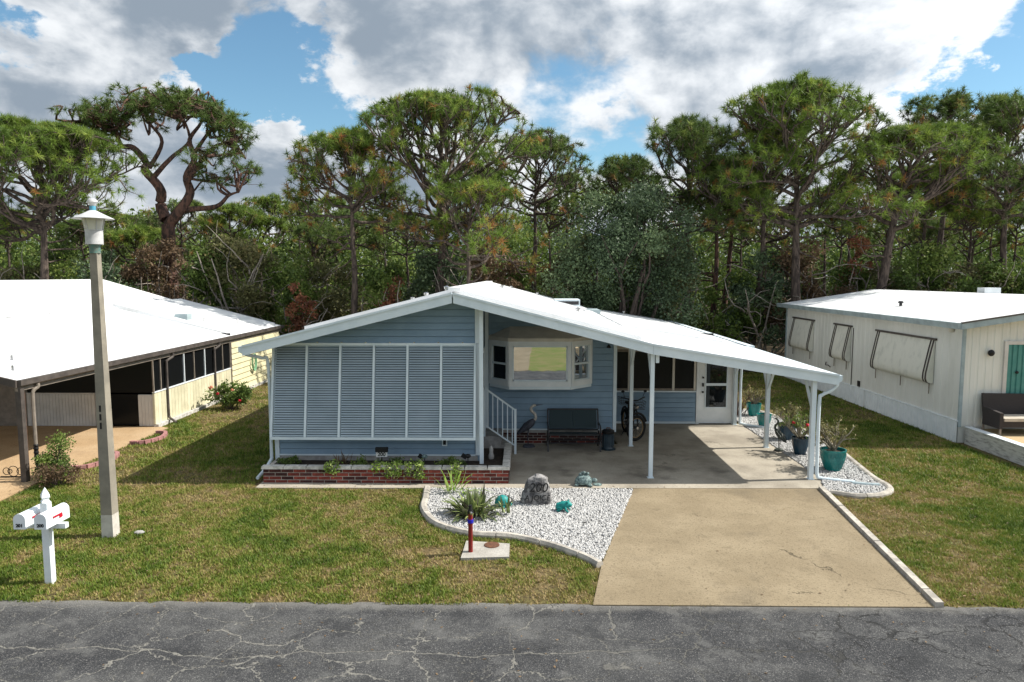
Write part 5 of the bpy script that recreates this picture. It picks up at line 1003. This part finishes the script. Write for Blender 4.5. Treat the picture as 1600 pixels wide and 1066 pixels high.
# yucca clump in the gravel
def spiky(name, label, x, y, n, L, seed, m, z=.05, group=None, wid=.028):
    rs = np.random.RandomState(seed); t = thing(name, label, 'plant', (x, y, z), group); V = []; F = []; tn = []
    for i in range(n):
        a = rs.uniform(0, 6.28); el = rs.uniform(.15, 1.45); d = np.array([math.cos(a) * math.cos(el), math.sin(a) * math.cos(el), math.sin(el)]); l = L * rs.uniform(.55, 1.1); b = np.array([math.cos(a), math.sin(a), 0]) * .05 * rs.uniform(0, 1.6) + np.array([rs.normal() * L * .18, rs.normal() * L * .14, 0]); s = np.array([-math.sin(a), math.cos(a), 0]) * wid
        p0, p1, p2 = b, b + d * l * .55, b + d * l - np.array([0, 0, l * .22 * math.cos(el)]); o = len(V); V += [p0 - s * .6, p0 + s * .6, p1 + s, p1 - s, p2]; F += [(o, o + 1, o + 2, o + 3), (o + 3, o + 2, o + 4, o + 4)]; tn += [rs.beta(1.6, 2.2)] * 5
    V = np.array(V); V[:, 2] = np.maximum(V[:, 2], .0); m1 = MB(); me = bpy.data.meshes.new('blades'); me.from_pydata([tuple(v) for v in V], [], [f if f[2] != f[3] else f[:3] for f in F]); me.update(); at_ = me.attributes.new('tone', 'FLOAT', 'POINT'); at_.data.foreach_set('value', np.array(tn, dtype=np.float32))
    link('blades', me, m, t); return t
spiky('yucca_plant', 'spiky variegated yucca clump growing in white gravel behind standpipe', -.92, 12.95, 170, .62, 61, 'yucca_leaves')
spiky('yucca_plant', 'small upright yellow-green yucca shoot near turtle figurine', -.30, 13.05, 14, .45, 62, 'yucca_leaves', wid=.022); spiky('yucca_plant', 'slender spiky plant rising against brick planter front', -1.42, 14.35, 26, .62, 63, 'bright_leaves', wid=.02)
spiky('planter_grass', 'dark spiky grass plant in planter left of the house number sign', -4.05, 15.6, 26, .38, 64, 'brown_leaves', .27, wid=.014)
# trailing plants of the planter
def trail(label, x, n, drop, w_, seed, m='bright_leaves', y=15.12):
    rs = np.random.RandomState(seed); t = thing('trailing_plant', label, 'plant', (x, y, .40), 'trailing plants along the planter'); segs = []; pos = []
    for i in range(9):
        a = rs.uniform(-1, 1) * w_; P = np.array([(a * .3, .12, -.04), (a * .7, -.02, .06), (a, -.17, .03), (a * 1.05, -.20, -drop * rs.uniform(.3, .7)), (a * .95, -.19, -drop * rs.uniform(.7, 1.0))]); segs.append((P, np.full(5, .006)))
        for j in range(n // 9): q = rs.uniform(0, 1) ** .8 * 3.99; i0 = int(q); pos.append(P[i0] + (P[i0 + 1] - P[i0]) * (q - i0) + rs.normal(size=3) * np.array([.045, .025, .04]))
    V, F = branch_mesh(segs, 4); link('stems', arrays_mesh('stems', V, F), 'stem_grey', t); pos = np.array(pos); pos[:, 1] = np.minimum(pos[:, 1], .12); V, F, tn = leaves(pos, rs, .06, rs.uniform(.1, 1, len(pos)), .3, .6); link('foliage', arrays_mesh('foliage', V, F, tn), m, t)
for (u, n_, dr_, w_, lab) in [(510, 260, .14, .16, 'leftmost pale green trailing plant over planter edge'), (585, 110, .03, .09, 'small green tuft on planter edge under house number sign'), (612, 380, .22, .17, 'bushy green plant trailing over planter centre'), (634, 160, .22, .08, 'thin trailing plant hanging just right of planter centre'), (654, 260, .26, .10, 'dense green trailing plant hanging lowest over bricks'), (711, 240, .26, .08, 'rightmost narrow green plant trailing over planter')]:
    trail(lab, ((u - 800) / 1090 - .014) * 15.05, n_, dr_, w_, u)
bush('groundcover_plant', 'low green ground cover filling left end of planter', 'plant', -5.3, 15.5, .16, .32, .3, 900, 'shrub_leaves', 71, .05, 'low plants in the planter', 6, .27, .2, .8, bare=0); bush('groundcover_plant', 'dark low ground cover along middle of planter', 'plant', -3.3, 15.45, .13, .9, .25, 1300, 'shrub_leaves', 72, .05, 'low plants in the planter', 6, .27, .2, 1.4, bare=0); bush('groundcover_plant', 'low dark plants at right end of planter under column', 'plant', -1.6, 15.45, .14, .6, .25, 1000, 'shrub_leaves', 73, .05, 'low plants in the planter', 6, .27, .2, 1.2, bare=0)
sg = thing('number_sign', 'small black and white sign with house number 200 in planter', 'sign', (-3.18, 15.5, .27))
box('stake', 'black', sg, -3.19, -3.17, 15.51, 15.53, .2, .70); box('solar_top', 'black', sg, -3.32, -3.04, 15.47, 15.56, .60, .70); box('panel', 'white_sign', sg, -3.31, -3.05, 15.50, 15.507, .485, .60); text('number', '200', .12, (-3.18, 15.497, .543), 'black', sg, bold=.003)
for (x, y, lab) in ((-2.2, 15.5, 'small solar spotlight in planter below slatted awning'), (-1.22, 15.55, 'black solar spotlight in planter beside white column')):
    s_ = thing('garden_spotlight', lab, 'spotlight', (x, y, .27)); box('stake', 'black', s_, x - .01, x + .01, y - .01, y + .01, .2, .46); MB().blob((x, y, .50), (.07, .06, .05), 9, 6).build('head', 'black' if x > -2 else 'verdigris', s_, smooth=True); MB().bar((x - .03, y, .46), (x - .14, y, .53), .02, .10).build('solar_panel', 'black', s_)
st2 = MB().lathe([(.06, .26), (.07, .34), (.045, .42), (.05, .50), (.03, .56), (.005, .58)], (-.72, 16.2, 0), 12).build('garden_figure', 'foundation', None, smooth=True, org=(-.72, 16.2, .26), label='small weathered stone figure in right end of planter', cat='figurine')

# ------------------------------------------------------------------ pines
def tx(u, Y, v=330):
    x = (u - 800) / FPX; y = -(v - 533) / FPX; fw = math.cos(PITCH) + y * math.sin(PITCH); rx_, ry_ = x * math.cos(YAW) - fw * math.sin(YAW), x * math.sin(YAW) + fw * math.cos(YAW); return rx_ / ry_ * Y
def th(v, Y):
    y = -(v - 533) / FPX; return CAM_H + (-math.sin(PITCH) + y * math.cos(PITCH)) / (math.cos(PITCH) + y * math.sin(PITCH)) * Y
def P_(label, u, v, Y, cbv, Rpx, seed, **k): pine(label, tx(u, Y, (v + cbv) / 2), Y, th(v, Y), th(cbv, Y), Rpx / FPX * Y, seed, **k)
P_('broad umbrella pine at far left behind white neighbour roof', 50, 186, 33, 368, 165, 101, shape='dome', np_=44, sec=13, bark='bark', brown=.02, gn=.26, r0=.26)
# gnarled pine with heavy bare limbs
Yg = 36.5; gx = tx(262, Yg)
def gp(u, v, dy=0): return (tx(u, Yg, v), Yg + dy, th(v, Yg))
fk = []; rl = np.random.RandomState(4)
def limb(pts, r0, r1): c = smooth_curve([np.array(gp(*p)) + np.array([rl.normal() * .05, rl.normal() * .25, rl.normal() * .04]) for p in pts], 5); fk.append((np.array(c), np.linspace(r0, r1, len(c))))
limb([(262, 350), (283, 325), (296, 300), (291, 275), (302, 245), (298, 220), (312, 190), (318, 165)], .30, .035); limb([(255, 345), (246, 315), (250, 295), (235, 268), (222, 252), (212, 232), (192, 226), (178, 205), (150, 202), (130, 188)], .30, .035); limb([(290, 325), (335, 322), (352, 305), (372, 298)], .16, .04)
limb([(292, 285), (315, 240), (345, 225), (378, 240)], .15, .04); limb([(240, 275), (275, 250), (290, 215), (285, 180)], .14, .05); limb([(232, 262), (250, 220), (235, 190), (215, 165)], .12, .04); limb([(300, 245), (330, 200), (352, 180)], .11, .04)
gt = thing('pine_tree', 'gnarled pine with heavy twisted reddish limbs and thin flat crown at left', 'pine tree', (gx, Yg, 0), 'pines rising behind the houses'); rs = np.random.RandomState(7); fk.append((np.array([(gx + .1, Yg, -.1), (gx + .05, Yg, 3), (gx - .05, Yg, 5.5), (gx, Yg, th(350, Yg))]), np.array([.42, .38, .36, .33])))
segs = []; small = []; tips = []; axs = []
for Pq, rq in fk: segs.append((Pq - np.array([gx, Yg, 0]), rq))
tg = []
for i in range(150):
    a = rs.uniform(0, 1); u = 130 + 250 * a; top = np.interp(u, [112, 150, 175, 197, 220, 255, 300, 340, 375, 395], [185, 158, 172, 160, 150, 146, 150, 168, 195, 245]); tg.append((u, top + min(rs.exponential(13), 45), rs.normal() * 1.0))
for i in range(26): tg.append((rs.uniform(325, 382), rs.uniform(235, 285), rs.normal() * .8))
for i in range(12): tg.append((rs.uniform(115, 180), rs.uniform(172, 200), rs.normal() * .8))
allp = np.concatenate([s[0] for s in segs[:-1]])
for (u, v, dy) in tg:
    tgt = np.array([tx(u, Yg, v) - gx, dy, th(v, Yg)]); d = np.linalg.norm((allp - tgt) * np.array([1, .6, 1]), axis=1) + np.maximum(0, allp[:, 2] - tgt[2]) * 2; b = allp[np.argmin(d)]
    md = (b + tgt) / 2 + rs.normal(size=3) * .34; md2 = (b * .25 + tgt * .75) + rs.normal(size=3) * .22; P = np.array(smooth_curve([b, md, md2, tgt], 3)); segs.append((P, np.linspace(.075, .018, len(P))))
    for j in range(4): e = tgt + rs.uniform(-1, 1, 3) * np.array([.55, .5, .35]); small.append((np.array([md2, (md2 + e) / 2 + rs.normal(size=3) * .06, e]), np.array([.018, .013, .009]))); tips.append(e); axs.append(e - md2)
V1, F1 = branch_mesh(segs, 7); V2, F2 = branch_mesh(small, 3); link('trunk', arrays_mesh('trunk', np.concatenate([V1, V2]), np.concatenate([F1, F2 + len(V1)]), smooth=True), 'bark_red', gt)
tips = np.array(tips); axs = np.array(axs) + np.array([0, 0, .3]); V, F, tn = tufts(tips, axs, rs, 40, .22, .40, .0135, 1.1, np.clip(rs.beta(2, 2.4, len(tips)) * .8, 0, .86)); link('crown', arrays_mesh('crown', V, F, tn), 'pine_needles_dark', gt)

P_('bushy pine with orange dead needles left of the tallest central pine', 545, 200, 33, 345, 98, 102, np_=28, sec=8, brown=.30, dead=9)
P_('tall wide domed pine directly behind the blue roof ridge', 690, 134, 34.5, 370, 165, 103, np_=42, sec=8, brown=.06, dead=8, shape='dome', r0=.30)
P_('sloping pine crown right of the tallest central pine', 835, 208, 41, 340, 105, 104, np_=26, sec=7, dark=True, brown=.04)
P_('lower spreading yellow-green pine in front of central trunk', 735, 285, 32.2, 420, 130, 105, np_=22, sec=8, brown=.30, dead=9)
P_('small pine poking above the grey-green oak', 968, 242, 40, 330, 55, 106, np_=14, sec=5, dark=True)
P_('flat topped pine with straight trunk right of the oak', 1080, 180, 36, 370, 100, 107, np_=32, sec=7, dark=True, brown=.05, dead=8)
P_('leaning pine with bare lower trunk beside the big right pine', 1182, 178, 34.5, 350, 92, 108, lean=(1.0, 0), np_=20, sec=7, brown=.08, dead=7)
P_('slim pine pair member with pinkish trunk, left one', 1116, 240, 35.5, 350, 55, 109, np_=12, sec=6, dark=True, bark='bark_red', dead=6)
P_('slim pine pair member with pinkish trunk, right one', 1134, 232, 37.5, 350, 55, 110, lean=(.4, 0), np_=12, sec=6, dark=True, bark='bark_red', dead=6)
P_('tallest right hand pine with wide layered crown', 1250, 116, 33.5, 370, 145, 111, np_=42, sec=8, brown=.10, dead=9, shape='dome', r0=.27)
P_('leaning thick trunked pine above right neighbour roof', 1368, 190, 33, 360, 125, 112, lean=(1.8, .5), np_=28, sec=8, brown=.16, dead=9, r0=.30)
P_('distant dark pine rising behind the leaning pine', 1478, 134, 42, 290, 90, 113, np_=22, sec=7, dark=True, dead=6)
P_('dark pine at right edge of the picture', 1575, 138, 35, 350, 95, 114, np_=32, sec=8, dark=True, dead=6)
P_('mid height pine between the two right hand pines', 1440, 255, 37, 360, 75, 115, np_=18, sec=7, brown=.18, dead=6)
P_('thin pine in front of right neighbour wood', 1520, 290, 38, 380, 55, 116, np_=14, sec=6, brown=.1, dead=6)
far = [(320, 330, 52), (420, 296, 50), (470, 305, 55), (400, 330, 47), (600, 270, 52), (760, 250, 55), (890, 262, 54), (1000, 262, 52), (1330, 255, 56), (1290, 285, 50), (1410, 275, 58), (1550, 265, 55), (1620, 250, 50), (170, 320, 50), (-20, 300, 52), (100, 300, 56), (240, 330, 56), (520, 300, 60), (1200, 260, 56), (1060, 290, 58), (640, 330, 48), (1480, 300, 52), (280, 305, 49), (360, 312, 46), (560, 320, 47), (700, 320, 50), (860, 300, 48), (930, 290, 50), (1160, 310, 46), (1230, 320, 48), (1310, 315, 46), (1390, 320, 48), (1460, 330, 45), (1530, 325, 47), (1590, 310, 46), (20, 320, 46), (130, 335, 46), (210, 345, 44), (490, 340, 44)]
for i, (u, v, Y) in enumerate(far): P_('distant slender pine deep in the wood behind the houses', u, v + 8, Y, v + 75, 58, 200 + i, np_=13, sec=6, dark=i % 2 == 0, group='distant pines deep in the wood', brown=.12, dead=4, r0=.15)
# undergrowth
bush('oak_tree', 'dense grey-green oak with small leaves behind the carport roof', 'oak tree', tx(985, 33), 33, th(278, 33), 3.3, 2.2, 34000, 'oak_leaves', 301, .14, None, 12, 0, .35, .46, parts=('trunk', 'crown'), lob=34)
rg = random.Random(77); kinds = ['shrub_leaves', 'olive_leaves', 'shrub_leaves', 'oak_leaves', 'brown_leaves', 'shrub_leaves', 'olive_leaves']
words = {'shrub_leaves': 'green', 'olive_leaves': 'olive', 'oak_leaves': 'grey-green', 'brown_leaves': 'brownish', 'red_leaves': 'reddish'}
i = 0; u = -70
ordn = ['first', 'second', 'third', 'fourth', 'fifth', 'sixth', 'seventh', 'eighth', 'ninth', 'tenth', 'eleventh', 'twelfth', 'thirteenth', 'fourteenth', 'fifteenth', 'sixteenth', 'seventeenth', 'eighteenth', 'nineteenth', 'twentieth', 'twenty-first', 'twenty-second', 'twenty-third', 'twenty-fourth', 'twenty-fifth', 'twenty-sixth', 'twenty-seventh', 'twenty-eighth', 'twenty-ninth', 'thirtieth']
while u < 1680:
    Y = 34.8 + rg.uniform(-.8, 1.6); v = np.interp(u, [0, 200, 330, 480, 700, 850, 1000, 1130, 1250, 1400, 1600], [375, 355, 360, 400, 405, 385, 360, 400, 385, 405, 395]) + rg.uniform(-18, 18); m_ = kinds[i % 7]
    bush('thicket_shrub', 'tall %s thicket shrub behind the houses, %s of its row from left' % (words[m_], ordn[i]), 'shrub', tx(u, Y), Y, th(v, Y), rg.uniform(1.5, 2.3), 1.4, 8200, m_, 400 + i, .17, 'thicket behind the houses', 7, 0, .3, .46, bark='deadwood', bare=22, lob=18); u += rg.uniform(58, 84); i += 1
for j, (u, v, Y, w_) in enumerate([(470, 430, 33.2, .9), (1345, 345, 36, .8), (612, 425, 33.4, .7)]):
    bush('red_shrub', ['low russet shrub behind left part of blue roof', 'rusty foliage cluster beside leaning pine', 'rust brown shrub close behind blue roof'][j], 'shrub', tx(u, Y), Y, th(v, Y), w_, .7, 1500, 'red_leaves', 500 + j, .15, 'russet shrubs in the wood', 6, 0, .3, .45, bark='deadwood')
# palms-like saw palmettos at wood edge and far wood mass
rs = np.random.RandomState(900); n = 260000; X = rs.uniform(-75, 75, n); Y = rs.uniform(56, 84, n); cl = np.sin(X * .35 + 1.3) * 1.2 + np.sin(X * .9 + Y * .4) * .9 + np.sin(X * 2.3 + 1.0) * .5; Z = rs.uniform(0, 1, n) ** .75 * (8.6 + cl)
V, F, tn = leaves(np.stack([X, Y, Z], 1), rs, .40, np.clip(.45 + .25 * np.sin(X * 1.7 + Z) + rs.normal(size=n) * .2, 0, 1), .2); setp(link('distant_woodland', arrays_mesh('distant_woodland', V, F, tn), 'shrub_leaves'), 'dense far woodland mass seen between the pine trunks', 'woodland', kind='stuff')

# ------------------------------------------------------------------ lawn grass
def vnoise(x, y, s, seed):
    r = np.random.RandomState(seed); G_ = r.uniform(0, 1, (256, 256)); xi = x / s + 1000; yi = y / s + 1000; x0 = np.floor(xi).astype(int); y0 = np.floor(yi).astype(int); fx = xi - x0; fy = yi - y0; fx = fx * fx * (3 - 2 * fx); fy = fy * fy * (3 - 2 * fy)
    g = lambda a, b: G_[a % 256, b % 256]; return (g(x0, y0) * (1 - fx) + g(x0 + 1, y0) * fx) * (1 - fy) + (g(x0, y0 + 1) * (1 - fx) + g(x0 + 1, y0 + 1) * fx) * fy
def grow(n, x0, x1, y0, y1, seed, h_, w_):
    rs = np.random.RandomState(seed); P = np.stack([rs.uniform(x0, x1, n), rs.uniform(y0, y1, n)], 1); bad = np.zeros(n, bool)
    for poly in (DRIVE, CARPORT, LSLAB, BEDL, BEDR, [(-1.0, 10.86), (-.18, 10.92), (-.18, 11.52), (-.97, 11.64)], [(-5.85, 14.6), (7.0, 14.6), (7.0, 33), (-5.85, 33)], [(11.9, 13), (30, 13), (30, 33), (11.9, 33)], [(-30, 13.3), (-10.55, 13.3), (-10.9, 20.5), (-10.95, 33), (-30, 33)], [(5.7, 9.3), (5.88, 9.3), (6.54, 14.8), (6.34, 14.8)]): bad |= inside(P, poly)
    ex = .14 * (vnoise(P[:, 0], P[:, 1] * 0, .35, 21) - .55) + .10 * (vnoise(P[:, 0], P[:, 1] * 0, .09, 22) - .5); bad |= P[:, 1] < RY + .01 + ex
    P = P[~bad]; x, y = P[:, 0], P[:, 1]
    br = .42 * vnoise(x, y, 1.6, 1) + .42 * vnoise(x, y, .45, 2) + .38 * vnoise(x, y, .15, 3); br += .12 * np.exp(-((x - 7.0 - (y - 10) * .05) / 1.0) ** 2) * (x > 5) - .10 * ((x > 8.6)) + .10 * np.exp(-((x + 9.6) / 1.0) ** 2) * (y > 15)
    cg = vnoise(x, y, .085, 8); thin = np.clip(np.clip((br - .62) * 2.4, 0, .7) + np.clip((.42 - cg) * 2.2, 0, .8), 0, .93); k_ = rs.uniform(size=len(x)) > thin; P = P[k_]; br = br[k_]; n = len(P)
    tone = np.clip((br - .13) * 1.12 + rs.normal(size=n) * .15, 0, 1); a = rs.uniform(0, 6.28, n); ln = rs.uniform(.2, 1.1, n); hh = h_ * rs.uniform(.5, 1.25, n) * (1.2 - .5 * tone)
    b = np.stack([P[:, 0], P[:, 1], np.zeros(n)], 1); s = np.stack([-np.sin(a), np.cos(a), np.zeros(n)], 1) * (w_ * rs.uniform(.6, 1.3, n))[:, None]; tip = b + np.stack([np.cos(a) * hh * ln, np.sin(a) * hh * ln, hh], 1)
    return np.stack([b - s, b + s, tip], 1).reshape(-1, 3), np.repeat(tone, 3)
parts = [grow(700000, -13.5, 13.5, 9.35, 14.9, 11, .046, .009), grow(250000, -11, 12.2, 14.5, 22, 12, .06, .013), grow(120000, -11.2, 12.2, 22, 33, 13, .06, .017)]
V = np.concatenate([p[0] for p in parts]); tn = np.concatenate([p[1] for p in parts])
setp(link('lawn_grass', arrays_mesh('lawn_grass', V, np.arange(len(V)).reshape(-1, 3), tn), 'grass_blades'), 'short patchy green and tan lawn grass around the houses', 'grass', kind='stuff')

# ------------------------------------------------------------------ fallen leaves
rs = np.random.RandomState(321); n = 2600; q = np.stack([rs.uniform(-12, 12, n), rs.uniform(7.2, 15.0, n)], 1); keep = (rs.uniform(size=n) < np.where(q[:, 1] < RY, .35, 1.0)) & ~inside(q, BEDL) & (~inside(q, DRIVE) | (rs.uniform(size=n) < .10)); q = q[keep]; n = len(q)
zz = np.where(q[:, 1] < RY, .012, np.where(inside(q, DRIVE) | inside(q, CARPORT), .034, .045)); V, F, tn = leaves(np.stack([q[:, 0], q[:, 1], zz], 1), rs, .05, rs.uniform(0, 1, n), 3.0, .5); V[:, 2] = np.maximum(V[:, 2] * .35 + np.repeat(zz, 4) * .65, np.repeat(zz, 4) - .002)
setp(link('leaf_litter', arrays_mesh('leaf_litter', V, F, tn), 'brown_leaves'), 'scattered dry brown leaves on lawn, driveway and road edge', 'leaf litter', kind='stuff')
